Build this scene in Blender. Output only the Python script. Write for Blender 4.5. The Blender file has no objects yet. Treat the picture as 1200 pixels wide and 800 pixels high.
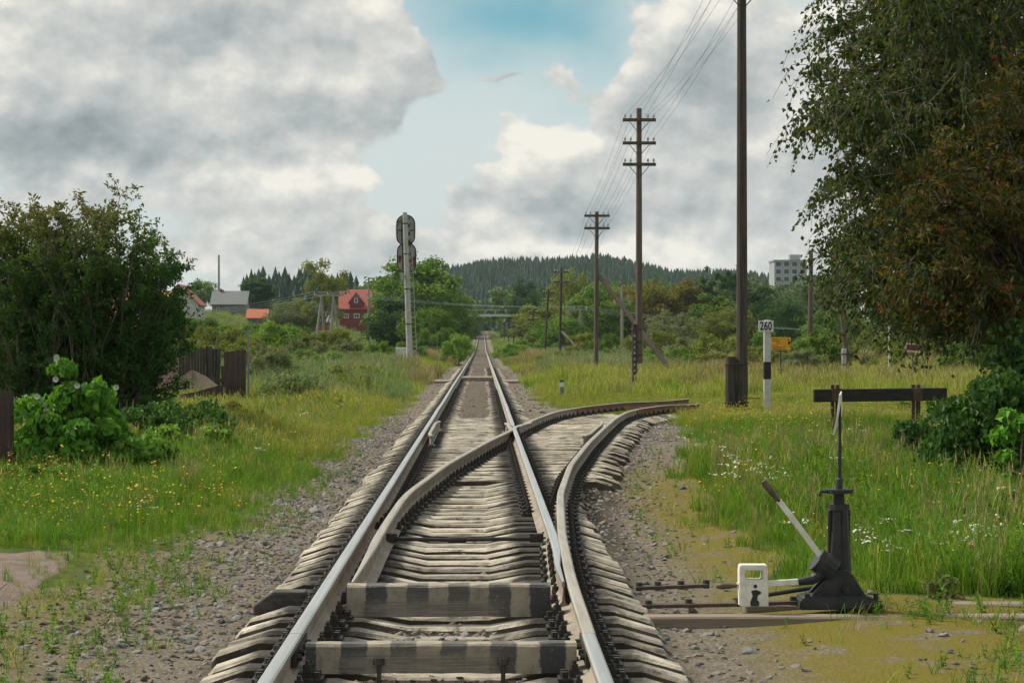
import bpy, bmesh, math, random
import numpy as np
from mathutils import Vector, Matrix

random.seed(7)
rng = np.random.default_rng(11)
R = math.radians
sc = bpy.context.scene
COL = sc.collection

# ------------------------------------------------------------------ camera
F = 2700.0                      # focal length in photograph pixels (1200 wide)
CX, CZ = 0.218, 1.887           # camera offset from the track centre line, eye height
VX, VY = 565.0, 398.0           # where the track direction vanishes
cam_d = bpy.data.cameras.new('camera')
cam = bpy.data.objects.new('camera', cam_d); COL.objects.link(cam)
cam_d.sensor_width = 36.0
cam_d.lens = F / 1200.0 * 36.0
cam_d.clip_start = 0.5; cam_d.clip_end = 9000
cam.location = (CX, 0, CZ)
cam.rotation_euler = (R(90) - math.atan(2.0 / F), 0, -math.atan(35.0 / F))
sc.camera = cam
sc.view_settings.view_transform = 'Standard'
sc.view_settings.look = 'None'
sc.view_settings.exposure = 0.1
sc.view_settings.gamma = 1.0
sc.cycles.max_bounces = 4
sc.cycles.volume_bounces = 0
sc.cycles.use_adaptive_sampling = True; sc.cycles.adaptive_threshold = .03
sc.cycles.transparent_max_bounces = 8
sc.cycles.diffuse_bounces = 2
sc.cycles.use_denoising = True

# ------------------------------------------------------------------ sun
SUN_EL, SUN_AZ = 48.0, -62.0     # azimuth measured from +Y towards +X (negative: from the left)
sd = bpy.data.lights.new('sun', 'SUN'); sd.energy = 4.9; sd.angle = R(9); sd.color = (1.0, 0.94, 0.82)
sun = bpy.data.objects.new('sun', sd); COL.objects.link(sun)
_dir = Vector((math.sin(R(SUN_AZ)) * math.cos(R(SUN_EL)), math.cos(R(SUN_AZ)) * math.cos(R(SUN_EL)), math.sin(R(SUN_EL))))
sun.rotation_euler = _dir.to_track_quat('Z', 'Y').to_euler()

# ------------------------------------------------------------------ node helper
class NT:
    def __init__(s, tree): s.t = tree; s.n = tree.nodes; s.l = tree.links
    def new(s, typ, **kw):
        n = s.n.new(typ)
        for k, v in kw.items(): setattr(n, k, v)
        return n
    def put(s, sock, v):
        if v is None: return
        if isinstance(v, bpy.types.NodeSocket): s.l.new(v, sock)
        else: sock.default_value = v
    def m(s, op, a, b=None, c=None, clamp=False):
        n = s.new('ShaderNodeMath', operation=op); n.use_clamp = clamp
        s.put(n.inputs[0], a); s.put(n.inputs[1], b); s.put(n.inputs[2], c); return n.outputs[0]
    def vm(s, op, a, b=None, scale=None):
        n = s.new('ShaderNodeVectorMath', operation=op)
        s.put(n.inputs[0], a)
        if b is not None: s.put(n.inputs[1], b)
        if scale is not None: s.put(n.inputs['Scale'], scale)
        return n.outputs['Value'] if op in ('DOT_PRODUCT', 'LENGTH') else n.outputs['Vector']
    def comb(s, x, y, z):
        n = s.new('ShaderNodeCombineXYZ'); s.put(n.inputs[0], x); s.put(n.inputs[1], y); s.put(n.inputs[2], z); return n.outputs[0]
    def sep(s, v):
        n = s.new('ShaderNodeSeparateXYZ'); s.put(n.inputs[0], v); return n.outputs
    def noise(s, vec, scale, detail=5, rough=.55, dist=0.0, col=False, dim='3D'):
        n = s.new('ShaderNodeTexNoise'); n.noise_dimensions = dim
        s.put(n.inputs['Vector'], vec); s.put(n.inputs['Scale'], scale); s.put(n.inputs['Detail'], detail)
        s.put(n.inputs['Roughness'], rough); s.put(n.inputs['Distortion'], dist)
        return n.outputs['Color'] if col else n.outputs[0]
    def ss(s, v, a, b):        # smoothstep a..b
        n = s.new('ShaderNodeMapRange', interpolation_type='SMOOTHSTEP')
        s.put(n.inputs['Value'], v); s.put(n.inputs['From Min'], a); s.put(n.inputs['From Max'], b); return n.outputs['Result']
    def mix(s, f, a, b):
        n = s.new('ShaderNodeMix', data_type='RGBA'); s.put(n.inputs['Factor'], f)
        for nm, v in (('A', a), ('B', b)):
            sk = [i for i in n.inputs if i.name == nm and i.type == 'RGBA'][0]
            if isinstance(v, (tuple, list)): v = (v[0], v[1], v[2], 1.0)
            s.put(sk, v)
        return [o for o in n.outputs if o.type == 'RGBA'][0]

# ------------------------------------------------------------------ world: sky and clouds
w = bpy.data.worlds.new('World'); sc.world = w; w.use_nodes = True
t = NT(w.node_tree); t.n.clear()
tc = t.new('ShaderNodeTexCoord')
D = t.vm('NORMALIZE', tc.outputs['Generated'])
sky = t.new('ShaderNodeTexSky', sky_type='NISHITA'); sky.sun_disc = False
sky.sun_elevation = R(SUN_EL); sky.sun_rotation = R(SUN_AZ); sky.air_density = 1.0; sky.dust_density = 0.3; sky.ozone_density = 2.0
dx, dy, dz = t.sep(D)
az = t.m('ARCTAN2', dx, dy); el = t.m('ARCSINE', dz)
U = t.m('MULTIPLY', az, 27.0); V = t.m('MULTIPLY', el, 27.0)
# domain warp shared by everything
SV = t.vm('MULTIPLY', D, (27.0, 27.0, 38.0))
wc = t.noise(SV, 0.75, 3, .55, col=True)
UV = t.vm('ADD', t.comb(U, V, 0.0), t.vm('MULTIPLY', t.vm('SUBTRACT', wc, (.5, .5, .5)), (2.0, 1.3, 0.0)))
BL = [(-3.4, 3.5, 2.4, .9, .60), (-1.5, 3.2, .70, .85, .45), (-2.2, 1.85, 1.7, .42, .42), (-4.9, 2.5, 1.6, .7, .4),
      (.95, 2.0, .75, .55, .75), (2.5, 3.2, 1.0, 1.0, .70), (.9, 0.95, .9, .16, .45), (3.0, 1.0, 1.1, .24, .50),
      (2.3, 1.7, 1.6, .5, .40), (-1.2, 1.2, .8, .22, .22), (4.6, 2.5, 1.5, 1.2, .4), (-3.6, .95, 1.8, .2, .25), (.15, 2.95, .7, .12, .45), (-.5, 1.9, .5, .8, -.25),
      (-2.6, 1.15, 2.6, .45, .30), (2.6, .75, 2.2, .4, .28), (.45, 3.8, 1.15, .60, -1.1), (-.35, 1.7, .6, .9, -.16)]
bs = None; lb = None
for u, v, su, sv, amp in BL:
    n = t.new('ShaderNodeVectorMath', operation='MULTIPLY_ADD')
    t.put(n.inputs[0], UV); n.inputs[1].default_value = (1 / su, 1 / sv, 0); n.inputs[2].default_value = (-u / su, -v / sv, 0)
    q = n.outputs[0]
    g = t.m('POWER', 2.718, t.m('MULTIPLY', t.vm('DOT_PRODUCT', q, q), -1.0))
    bs = t.m('MULTIPLY_ADD', g, amp, 0.0 if bs is None else bs)
    if amp > 0:
        up = t.vm('DOT_PRODUCT', q, (-.25, .8, 0.0)); lb = t.m('MULTIPLY_ADD', t.m('MULTIPLY', g, up), amp, 0.0 if lb is None else lb)
n0 = t.noise(SV, 0.40, 10, .58, 0.0)
n1 = t.noise(t.vm('ADD', SV, (-.09, 0, .26)), 0.40, 8, .56, 0.0)
d0 = t.m('ADD', t.m('MULTIPLY', t.m('SUBTRACT', n0, .5), 1.75), t.m('SUBTRACT', bs, .06))
lit = t.m('ADD', t.m('MULTIPLY', t.m('SUBTRACT', n0, n1), 2.2), t.m('MULTIPLY', lb, .35))
alpha = t.ss(d0, -.03, .11)
core = t.ss(d0, .25, 1.0)
fine = t.noise(SV, 1.1, 5, .6)
br = t.m('ADD', t.m('MULTIPLY', lit, 1.3), t.m('ADD', .66, t.m('MULTIPLY', t.m('SUBTRACT', fine, .5), .42)))
BB = [(-3.1, 3.8, 1.5, .42, -.30), (-4.7, 2.15, 1.5, .28, -.30), (-1.35, 3.2, .55, .7, .24), (-2.1, 2.0, 1.1, .26, .26),
      (1.1, 2.35, .7, .45, .34), (2.7, 3.1, 1.0, .7, -.20), (1.3, 1.55, 1.0, .18, -.26), (.8, 1.0, .8, .22, .42), (3.1, .95, 1.1, .28, .42), (-3.9, 2.9, 1.2, .3, .14)]
for u, v, su, sv, amp in BB:
    n = t.new('ShaderNodeVectorMath', operation='MULTIPLY_ADD')
    t.put(n.inputs[0], UV); n.inputs[1].default_value = (1 / su, 1 / sv, 0); n.inputs[2].default_value = (-u / su, -v / sv, 0)
    g = t.m('POWER', 2.718, t.m('MULTIPLY', t.vm('DOT_PRODUCT', n.outputs[0], n.outputs[0]), -1.0)); br = t.m('MULTIPLY_ADD', g, amp, br)
br = t.m('SUBTRACT', br, t.m('MULTIPLY', core, .22), clamp=True)
ramp = t.new('ShaderNodeValToRGB'); t.put(ramp.inputs[0], br)
cr = ramp.color_ramp; cr.elements[0].position = .05; cr.elements[0].color = (.26, .30, .315, 1)
cr.elements[1].position = .95; cr.elements[1].color = (.86, .83, .75, 1)
e = cr.elements.new(.4); e.color = (.41, .445, .45, 1)
e = cr.elements.new(.7); e.color = (.615, .62, .595, 1)
# thin high veil
q = t.vm('MULTIPLY', t.vm('ADD', UV, (-.45, -3.85, 0)), (.68, 1.3, 0))
veil = t.m('SUBTRACT', .92, t.m('MULTIPLY', t.m('POWER', 2.718, t.m('MULTIPLY', t.vm('DOT_PRODUCT', q, q), -1.0)), .92), clamp=True)
veilc = t.mix(t.ss(V, 0.0, 3.0), (.62, .675, .655), (.63, .685, .68))
bg1 = t.new('ShaderNodeBackground'); t.put(bg1.inputs[0], t.vm('MULTIPLY', sky.outputs[0], (.80, 1.22, 1.12))); bg1.inputs[1].default_value = 0.068
bg2 = t.new('ShaderNodeBackground'); t.put(bg2.inputs[0], veilc); bg2.inputs[1].default_value = 1.0
bg3 = t.new('ShaderNodeBackground'); t.put(bg3.inputs[0], ramp.outputs[0]); bg3.inputs[1].default_value = 1.0
m1 = t.new('ShaderNodeMixShader'); t.put(m1.inputs[0], veil); t.l.new(bg1.outputs[0], m1.inputs[1]); t.l.new(bg2.outputs[0], m1.inputs[2])
m2 = t.new('ShaderNodeMixShader'); t.put(m2.inputs[0], alpha); t.l.new(m1.outputs[0], m2.inputs[1]); t.l.new(bg3.outputs[0], m2.inputs[2])
wo = t.new('ShaderNodeOutputWorld'); t.l.new(m2.outputs[0], wo.inputs[0])
w.cycles.sampling_method = 'MANUAL'; w.cycles.sample_map_resolution = 512

# ------------------------------------------------------------------ materials
MATS = {}
def mat(name, c1, c2=None, scale=8.0, rough=.85, bump=0.0, bscale=None, c3=None, c3scale=1.5, c3amt=.5, metal=0.0, stretch=(1, 1, 1), spec=.3, contrast=(.35, .65), coord='Object'):
    if name in MATS: return MATS[name]
    m = bpy.data.materials.new(name); m.use_nodes = True
    t = NT(m.node_tree); b = t.n['Principled BSDF']
    tc = t.new('ShaderNodeTexCoord')
    if coord == 'World':
        vec = t.new('ShaderNodeNewGeometry').outputs['Position']
    else: vec = tc.outputs[coord]
    v = t.vm('MULTIPLY', vec, stretch)
    n = t.noise(v, scale, 7, .62)
    col = t.mix(t.ss(n, *contrast), c1, c2 or tuple(x * .7 for x in c1))
    if c3:
        n3 = t.noise(v, c3scale, 6, .65, .4)
        col = t.mix(t.ss(n3, 1 - c3amt - .08, 1 - c3amt + .12), col, c3)
    t.put(b.inputs['Base Color'], col)
    b.inputs['Roughness'].default_value = rough; b.inputs['Metallic'].default_value = metal
    b.inputs['Specular IOR Level'].default_value = spec
    if bump:
        bn = t.new('ShaderNodeBump'); bn.inputs['Strength'].default_value = 1.0; bn.inputs['Distance'].default_value = bump
        t.put(bn.inputs['Height'], t.noise(v, bscale or scale * 3, 6, .6)); t.l.new(bn.outputs[0], b.inputs['Normal'])
    MATS[name] = m
    return m

def leafmat(name, cols, rough=.6, trans=.35, var=.35):
    """cols: colours picked by the per-leaf attribute 'tint' (0..1); 'rnd' gives brightness variation"""
    if name in MATS: return MATS[name]
    m = bpy.data.materials.new(name); m.use_nodes = True
    t = NT(m.node_tree); b = t.n['Principled BSDF']; out = t.n['Material Output']
    at = t.new('ShaderNodeAttribute', attribute_name='tint'); rn = t.new('ShaderNodeAttribute', attribute_name='rnd')
    oi = t.new('ShaderNodeObjectInfo')
    rp = t.new('ShaderNodeValToRGB'); t.put(rp.inputs[0], at.outputs['Fac'])
    k = len(cols); cr = rp.color_ramp
    while len(cr.elements) < k: cr.elements.new(.5)
    for i, c in enumerate(cols):
        cr.elements[i].position = i / max(1, k - 1); cr.elements[i].color = (*c, 1)
    f = t.m('ADD', 1.0 - var, t.m('MULTIPLY', rn.outputs['Fac'], 2 * var))
    f = t.m('MULTIPLY', f, t.m('ADD', .82, t.m('MULTIPLY', oi.outputs['Random'], .36)))
    col = t.vm('SCALE', rp.outputs[0], scale=f)
    t.put(b.inputs['Base Color'], col); b.inputs['Roughness'].default_value = rough; b.inputs['Specular IOR Level'].default_value = .25
    tr = t.new('ShaderNodeBsdfTranslucent'); t.put(tr.inputs[0], t.vm('MULTIPLY', col, (1.25, 1.3, .7)))
    mx = t.new('ShaderNodeMixShader'); mx.inputs[0].default_value = trans
    t.l.new(b.outputs[0], mx.inputs[1]); t.l.new(tr.outputs[0], mx.inputs[2]); t.l.new(mx.outputs[0], out.inputs[0])
    MATS[name] = m
    return m

# ------------------------------------------------------------------ mesh helpers
class MB:
    """collects shapes, build() makes ONE mesh object"""
    def __init__(s): s.V = []; s.Fc = []; s.MI = []; s.n = 0
    def add(s, V, Fc, mi=0):
        V = [tuple(v) for v in V]
        s.V += V; s.Fc += [tuple(i + s.n for i in f) for f in Fc]
        s.MI += (list(mi) if hasattr(mi, '__len__') else [mi] * len(Fc)); s.n += len(V); return s
    def box(s, c, size, rot=None, mi=0, taper=1.0):
        hx, hy, hz = (q / 2 for q in size); V = []
        for dz_, k in ((-hz, 1), (hz, taper)):
            for a, b in ((-1, -1), (1, -1), (1, 1), (-1, 1)): V.append(Vector((a * hx * k, b * hy * k, dz_)))
        if rot is not None:
            M = rot if isinstance(rot, Matrix) else Matrix.Rotation(rot, 3, 'Z')
            V = [M @ v for v in V]
        V = [v + Vector(c) for v in V]
        return s.add(V, [(3, 2, 1, 0), (4, 5, 6, 7), (0, 1, 5, 4), (1, 2, 6, 5), (2, 3, 7, 6), (3, 0, 4, 7)], mi)
    def tube(s, pts, rad, sides=8, mi=0, cap=True):
        pts = [Vector(p) for p in pts]; n = len(pts)
        if not hasattr(rad, '__len__'): rad = [rad] * n
        V = []; up = None
        for i, p in enumerate(pts):
            d = (pts[min(i + 1, n - 1)] - pts[max(i - 1, 0)]).normalized()
            if up is None: up = Vector((1, 0, 0)) if abs(d.x) < .9 else Vector((0, 1, 0))
            a = (up - d * up.dot(d)).normalized(); b = d.cross(a); up = a
            for k in range(sides):
                th = 2 * math.pi * k / sides
                V.append(p + (a * math.cos(th) + b * math.sin(th)) * rad[i])
        Fc = [(i * sides + k, i * sides + (k + 1) % sides, (i + 1) * sides + (k + 1) % sides, (i + 1) * sides + k) for i in range(n - 1) for k in range(sides)]
        if cap: Fc += [tuple(range(sides))[::-1], tuple((n - 1) * sides + k for k in range(sides))]
        return s.add(V, Fc, mi)
    def prism(s, poly, axis, a, b, mi=0):
        """poly 2-D outline extruded along axis (0,1,2) from a to b"""
        def p3(q, h):
            return {0: (h, q[0], q[1]), 1: (q[0], h, q[1]), 2: (q[0], q[1], h)}[axis]
        n = len(poly); V = [p3(q, a) for q in poly] + [p3(q, b) for q in poly]
        Fc = [tuple(range(n)), tuple(range(2 * n - 1, n - 1, -1))] + [(i, n + i, n + (i + 1) % n, (i + 1) % n) for i in range(n)]
        return s.add(V, Fc, mi)
    def build(s, name, mats, parent=None, smooth=False, bevel=0.0, seg=1):
        me = bpy.data.meshes.new(name); me.from_pydata(s.V, [], s.Fc)
        mats = mats if isinstance(mats, (list, tuple)) else [mats]
        for m in mats: me.materials.append(m)
        me.polygons.foreach_set('material_index', s.MI)
        bm = bmesh.new(); bm.from_mesh(me); bmesh.ops.recalc_face_normals(bm, faces=bm.faces)
        if bevel: bmesh.ops.bevel(bm, geom=list(bm.edges), offset=bevel, segments=seg, affect='EDGES', clamp_overlap=True)
        bm.to_mesh(me); bm.free()
        if smooth: me.polygons.foreach_set('use_smooth', [True] * len(me.polygons))
        me.update()
        return link(name, me, parent)

def link(name, data, parent=None, loc=None, rot=None, scale=None):
    o = bpy.data.objects.new(name, data); COL.objects.link(o)
    if parent: o.parent = parent
    if loc is not None: o.location = loc
    if rot is not None: o.rotation_euler = rot
    if scale is not None: o.scale = scale if hasattr(scale, '__len__') else (scale,) * 3
    return o
def tag(o, label, cat=None, group=None, kind=None):
    if label: o['label'] = label
    if cat: o['category'] = cat
    if group: o['group'] = group
    if kind: o['kind'] = kind
    return o
def empty(name, loc=(0, 0, 0), rz=0.0):
    o = bpy.data.objects.new(name, None); COL.objects.link(o); o.location = loc; o.rotation_euler = (0, 0, rz); o.empty_display_size = .2
    return o

def np_mesh(name, V, Q, mats, attrs=None, smooth=False, mi=None):
    """V (n,3), Q (m,k) faces of equal size -> mesh data"""
    V = np.asarray(V, np.float32); Q = np.asarray(Q, np.int32); me = bpy.data.meshes.new(name)
    m, k = Q.shape
    me.vertices.add(len(V)); me.vertices.foreach_set('co', V.ravel())
    me.loops.add(m * k); me.loops.foreach_set('vertex_index', Q.ravel())
    me.polygons.add(m); me.polygons.foreach_set('loop_start', np.arange(m, dtype=np.int32) * k)
    for q in (mats if isinstance(mats, (list, tuple)) else [mats]): me.materials.append(q)
    if mi is not None: me.polygons.foreach_set('material_index', np.asarray(mi, np.int32))
    me.polygons.foreach_set('use_smooth', np.full(m, smooth))
    for nm, a in (attrs or {}).items():
        at = me.attributes.new(nm, 'FLOAT', 'FACE'); at.data.foreach_set('value', np.asarray(a, np.float32))
    me.update(calc_edges=True); me.validate()
    return me

def unit(v): return v / np.maximum(np.linalg.norm(v, axis=-1, keepdims=True), 1e-9)
def leaves_geo(P, axis, nrm, L, W, fold=.25, curl=.15):
    """rhombic leaves as two triangles folded along the midrib: returns V, T"""
    n = len(P); axis = unit(axis); side = unit(np.cross(axis, nrm)); nn = np.cross(side, axis)
    L = np.broadcast_to(L, (n,))[:, None]; W = np.broadcast_to(W, (n,))[:, None]
    v0 = P; v2 = P + axis * L - nn * L * curl
    mid = P + axis * L * .45
    v1 = mid + side * W * .5 + nn * W * fold; v3 = mid - side * W * .5 + nn * W * fold
    V = np.stack([v0, v1, v2, v3], 1).reshape(-1, 3)
    b = np.arange(n)[:, None] * 4
    T = np.concatenate([b + [0, 1, 2], b + [0, 2, 3]], 1).reshape(-1, 3)
    return V, T
def leaf_mesh(name, P, axis, nrm, L, W, m, tint=None, fold=.25, curl=.15, seed=0):
    V, T = leaves_geo(P, axis, nrm, L, W, fold, curl); r = np.random.default_rng(seed)
    n = len(P); rnd = np.repeat(r.random(n), 2)
    tint = r.random(n) if tint is None else tint
    return np_mesh(name, V, T, m, {'rnd': rnd, 'tint': np.repeat(tint, 2)})
def rdir(n, r): return unit(r.normal(size=(n, 3)))

def P3(px, py, d): return (CX + (px - VX) / F * d, d, CZ + (VY - py) / F * d)
def GX(px, d): return CX + (px - VX) / F * d

# ------------------------------------------------------------------ terrain
def sstep(a, b, x):
    q = np.clip((np.asarray(x, float) - a) / (b - a), 0, 1); return q * q * (3 - 2 * q)
DIVY = np.array([6, 12, 15.5, 19, 24, 29.6, 36, 42, 47, 51, 53.5, 56, 59, 62, 66, 72])
DIVX = np.array([0, 0, .015, .075, .23, .555, 1.08, 1.64, 2.13, 2.6, 3.05, 3.75, 4.75, 5.85, 7.35, 9.7])
_yy = np.arange(4, 74, .1); _xx = np.interp(_yy, DIVY, DIVX)
_k = np.hanning(31); _k /= _k.sum(); _xx = np.convolve(np.pad(_xx, 15, 'edge'), _k, 'valid')
def divx(y): return np.interp(y, _yy, _xx)
def trackz(y): return np.where(np.asarray(y) > 340, (np.maximum(y, 340) - 340) * .0088, 0.0)
def gz(x, y):
    x = np.asarray(x, float); y = np.asarray(y, float)
    z = np.minimum(trackz(y), 5.5)
    off = np.minimum(np.abs(x), np.where(y < 66, np.abs(x - divx(y)), 99))
    side = sstep(1.5, 3.2, off)
    z = z - .06 * (1 - side) * (y < 360) + .055 * (1 - sstep(1.05, 1.3, off)) * (y < 46)
    z = z + .04 * (1 - sstep(.5, .68, np.abs(x))) * (1 - sstep(14.2, 15.2, y)) + .105 * (1 - sstep(1.0, 1.5, np.abs(x))) * sstep(46, 60, y) * (y < 360)
    z = z + side * (.05 * np.sin(x * 1.3 + y * .31) + .05 * np.sin(x * .57 - y * .83 + 1.2)) * sstep(1.8, 4.5, np.abs(x))
    z = z + sstep(-11, -45, x) * sstep(110, 430, y) * 6.0
    z = z + sstep(12, 50, x) * sstep(150, 600, y) * 2.5
    hx = sstep(-85, -20, x) * .9 + .1; hx = hx * (1 - .42 * sstep(60, 260, x)) * (1 + .08 * np.sin(x * .035) + .05 * np.sin(x * .083 + 1))
    z = z + sstep(980, 1520, y) * 36 * hx - sstep(1600, 2600, y) * 10
    return z

GND = bpy.data.materials.new('soil_and_turf'); GND.use_nodes = True
t = NT(GND.node_tree); b = t.n['Principled BSDF']
pos = t.new('ShaderNodeNewGeometry').outputs['Position']; gx, gy, gz_ = t.sep(pos)
nA = t.noise(pos, .9, 6, .6); nB = t.noise(pos, 6.0, 6, .7); nC = t.noise(pos, 38.0, 4, .7); nD = t.noise(pos, .18, 5, .6)
zone = t.new('ShaderNodeAttribute', attribute_name='zone')        # 1 = gravel and bare soil, 0 = turf
zf = t.ss(t.m('ADD', zone.outputs['Fac'], t.m('MULTIPLY', t.m('SUBTRACT', nB, .5), .7)), .38, .62)
moss = t.new('ShaderNodeAttribute', attribute_name='moss')
grass = t.mix(t.ss(nA, .35, .65), (.045, .075, .012), (.10, .115, .028))
grass = t.mix(t.ss(nD, .45, .68), grass, (.13, .135, .04))
dirt = t.mix(t.ss(nB, .35, .65), (.125, .100, .072), (.185, .155, .112))
dirt = t.mix(t.ss(nC, .5, .66), dirt, (.30, .275, .235))
dirt = t.mix(t.ss(nC, .46, .33), dirt, (.075, .062, .05))
mossf = t.m('MULTIPLY', moss.outputs['Fac'], t.ss(t.noise(pos, 1.8, 6, .7), .32, .52))
dirt = t.mix(mossf, dirt, t.mix(nC, (.12, .105, .015), (.21, .165, .035)))
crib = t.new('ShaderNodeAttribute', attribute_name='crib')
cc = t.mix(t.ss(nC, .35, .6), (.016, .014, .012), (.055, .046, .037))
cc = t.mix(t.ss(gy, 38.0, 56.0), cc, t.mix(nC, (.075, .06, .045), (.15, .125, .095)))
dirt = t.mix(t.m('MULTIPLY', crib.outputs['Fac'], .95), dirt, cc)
t.put(b.inputs['Base Color'], t.mix(zf, grass, dirt)); b.inputs['Roughness'].default_value = .95; b.inputs['Specular IOR Level'].default_value = .1
bn = t.new('ShaderNodeBump'); bn.inputs['Distance'].default_value = .03; bn.inputs['Strength'].default_value = 1.0
t.put(bn.inputs['Height'], t.m('ADD', nC, t.m('MULTIPLY', nB, .6))); t.l.new(bn.outputs[0], b.inputs['Normal'])

# analytic zone functions (also drive where the plants grow)
def soil(x, y):
    """1 on gravel / bare earth, 0 on turf"""
    x = np.asarray(x, float); y = np.asarray(y, float)
    wob = .22 * np.sin(y * .9 + 1.3) + .14 * np.sin(y * 2.3) + .1 * np.sin(y * 4.1 + x * 2)
    offm = np.abs(x); left = 2.5 + 2.6 * (1 - sstep(16.5, 17.6, y)) + .75 * sstep(16.5, 17.6, y) * (1 - sstep(18.5, 22, y)) - .25 * sstep(40, 80, y) - .3 * sstep(100, 200, y) + wob
    zl = 1 - sstep(left - .45, left + .25, -x)
    edge = np.interp(y, [0, 16.2, 16.9, 22, 32, 45, 52, 58], [30, 30, 2.95, 2.75, 3.35, 4.4, 4.9, 4.6])
    edge = np.where(y > 57, np.interp(y, [57, 62, 72, 123, 160], [5.0, 2.6, 2.3, 2.6, 2.3]), edge) + wob
    zr = 1 - sstep(edge - .4, edge + .3, x)
    # siding beyond the bend keeps little bare ground
    return np.where(x < 0, zl, zr)
def mossy(x, y): return sstep(1.7, 2.3, x) * sstep(8, 11, y) * (1 - sstep(28, 40, y)) + .55 * sstep(-2.0, -2.7, x) * (1 - sstep(24, 32, y))
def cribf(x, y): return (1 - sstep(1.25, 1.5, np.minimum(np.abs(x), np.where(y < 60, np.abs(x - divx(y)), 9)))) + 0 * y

ys = np.concatenate([np.arange(-30, 4, 2.0), np.arange(4, 66, .35), np.arange(66, 160, 2.0), np.arange(160, 700, 12.0), np.arange(700, 3000, 60.0), [3600, 4600, 6500]])
us = np.concatenate([-np.geomspace(3.2, 160, 40)[::-1], np.arange(-3, 3.6, .25), np.geomspace(3.8, 160, 44)])
G = []
for yv in ys:
    k = max(1.0, abs(yv) / 90.0)
    G.append(np.stack([us * np.where(np.abs(us) > 3, 1 + (k - 1) * sstep(3, 30, np.abs(us)), 1), np.full_like(us, yv)], 1))
G = np.array(G); gxy = G.reshape(-1, 2); gzv = gz(gxy[:, 0], gxy[:, 1])
nu = len(us); ii = np.arange(len(ys) - 1)[:, None] * nu + np.arange(nu - 1)[None]
Q = np.stack([ii, ii + 1, ii + nu + 1, ii + nu], -1).reshape(-1, 4)
me = np_mesh('ground', np.concatenate([gxy, gzv[:, None]], 1), Q, GND, smooth=True)
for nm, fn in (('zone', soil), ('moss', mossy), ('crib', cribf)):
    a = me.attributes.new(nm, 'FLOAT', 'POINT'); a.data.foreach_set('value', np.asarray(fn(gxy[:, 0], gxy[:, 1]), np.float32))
ground = tag(link('ground', me), 'ground of turf, bare soil and gravel along the railway', kind='structure')

# reddish sand path at the left edge
sand = mat('red_sand', (.165, .118, .096), (.205, .15, .122), 9, .95, .02, 50, c3=(.125, .095, .072), c3scale=3, c3amt=.45, coord='World')
pv = []
for px, py in ((-90, 652), (-50, 650), (-10, 653), (20, 655), (50, 650), (75, 652), (92, 649), (99, 655), (88, 664), (83, 672), (60, 681), (42, 694), (30, 698), (12, 712), (-8, 722), (-30, 738), (-70, 755), (-110, 785)):
    d = F * CZ / (py - VY); pv.append((GX(px, d), d))
me = bpy.data.meshes.new('sand_path'); n = len(pv); cxy = np.mean(pv, 0); V = []
for sc_, dz_ in ((1.0, -.03), (.9, -.004), (.75, .008)):
    for x, y in pv:
        x, y = cxy[0] + (x - cxy[0]) * sc_, cxy[1] + (y - cxy[1]) * sc_; V.append((x, y, float(gz(x, y)) + dz_))
V.append((cxy[0], cxy[1], float(gz(*cxy)) + .018))
me.from_pydata(V, [], [(k * n + i, k * n + (i + 1) % n, (k + 1) * n + (i + 1) % n, (k + 1) * n + i) for k in range(2) for i in range(n)] + [(2 * n + i, 2 * n + (i + 1) % n, 3 * n) for i in range(n)])
me.materials.append(sand); tag(link('sand_path', me), 'reddish sand path at the left edge of the grass', kind='structure')

# ------------------------------------------------------------------ railway track
RB, RH = .112, .18               # rail foot height, rail height
concrete = mat('sleeper_concrete', (.47, .415, .33), (.31, .27, .21), 6, .92, .01, 30, c3=(.085, .07, .053), c3scale=4.5, c3amt=.42, coord='World', stretch=(1, 1, 1))
def stain(m, strong):
    """oil and brake dust lying in bands under the rails, world positions"""
    t = NT(m.node_tree); b = t.n['Principled BSDF']; old = b.inputs['Base Color'].links[0].from_socket
    p = t.new('ShaderNodeNewGeometry').outputs['Position']; x, y, z = t.sep(p)
    n = t.m('MULTIPLY', t.m('SUBTRACT', t.noise(p, 9, 6, .7), .5), .28)
    ax = t.m('ADD', t.m('ABSOLUTE', t.m('SUBTRACT', t.m('ABSOLUTE', x), .8)), n)
    f = t.m('SUBTRACT', 1.0, t.ss(ax, .24, .42))
    oi = t.new('ShaderNodeObjectInfo')
    c = t.vm('SCALE', old, scale=t.m('ADD', .62, t.m('MULTIPLY', oi.outputs['Random'], .62)))
    t.put(b.inputs['Base Color'], t.mix(t.m('MULTIPLY', f, strong), c, (.022, .019, .016)))
stain(concrete, .95)
sleeper_side = mat('sleeper_side_dark', (.115, .095, .072), (.07, .058, .045), 7, .95, .01, 30, c3=(.30, .26, .20), c3scale=9, c3amt=.33, coord='World')  # sleeper sides darker than the tops, with scattered pale patches
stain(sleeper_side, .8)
def railmat(name, c1, c2, c3): 
    return mat(name, c1, c2, 7, .7, .002, 50, c3=c3, c3scale=2.2, c3amt=.35, metal=.0, stretch=(1, .35, 1), coord='World')
rail_web = railmat('rail_side_dusty', (.20, .165, .125), (.29, .245, .19), (.085, .06, .045))
rail_rust = railmat('rail_side_rust', (.13, .065, .035), (.20, .11, .06), (.07, .04, .028))
rail_head = mat('rail_head_polished', (.50, .50, .49), (.40, .395, .385), 30, .36, 0, metal=.75, stretch=(1, .02, 1), coord='World', c3=(.36, .35, .33), c3scale=3, c3amt=.25)
rail_dull = mat('rail_head_dull', (.36, .325, .27), (.27, .24, .20), 20, .5, 0, metal=.3, stretch=(1, .05, 1), coord='World', c3=(.2, .16, .12), c3scale=3, c3amt=.3)
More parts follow.
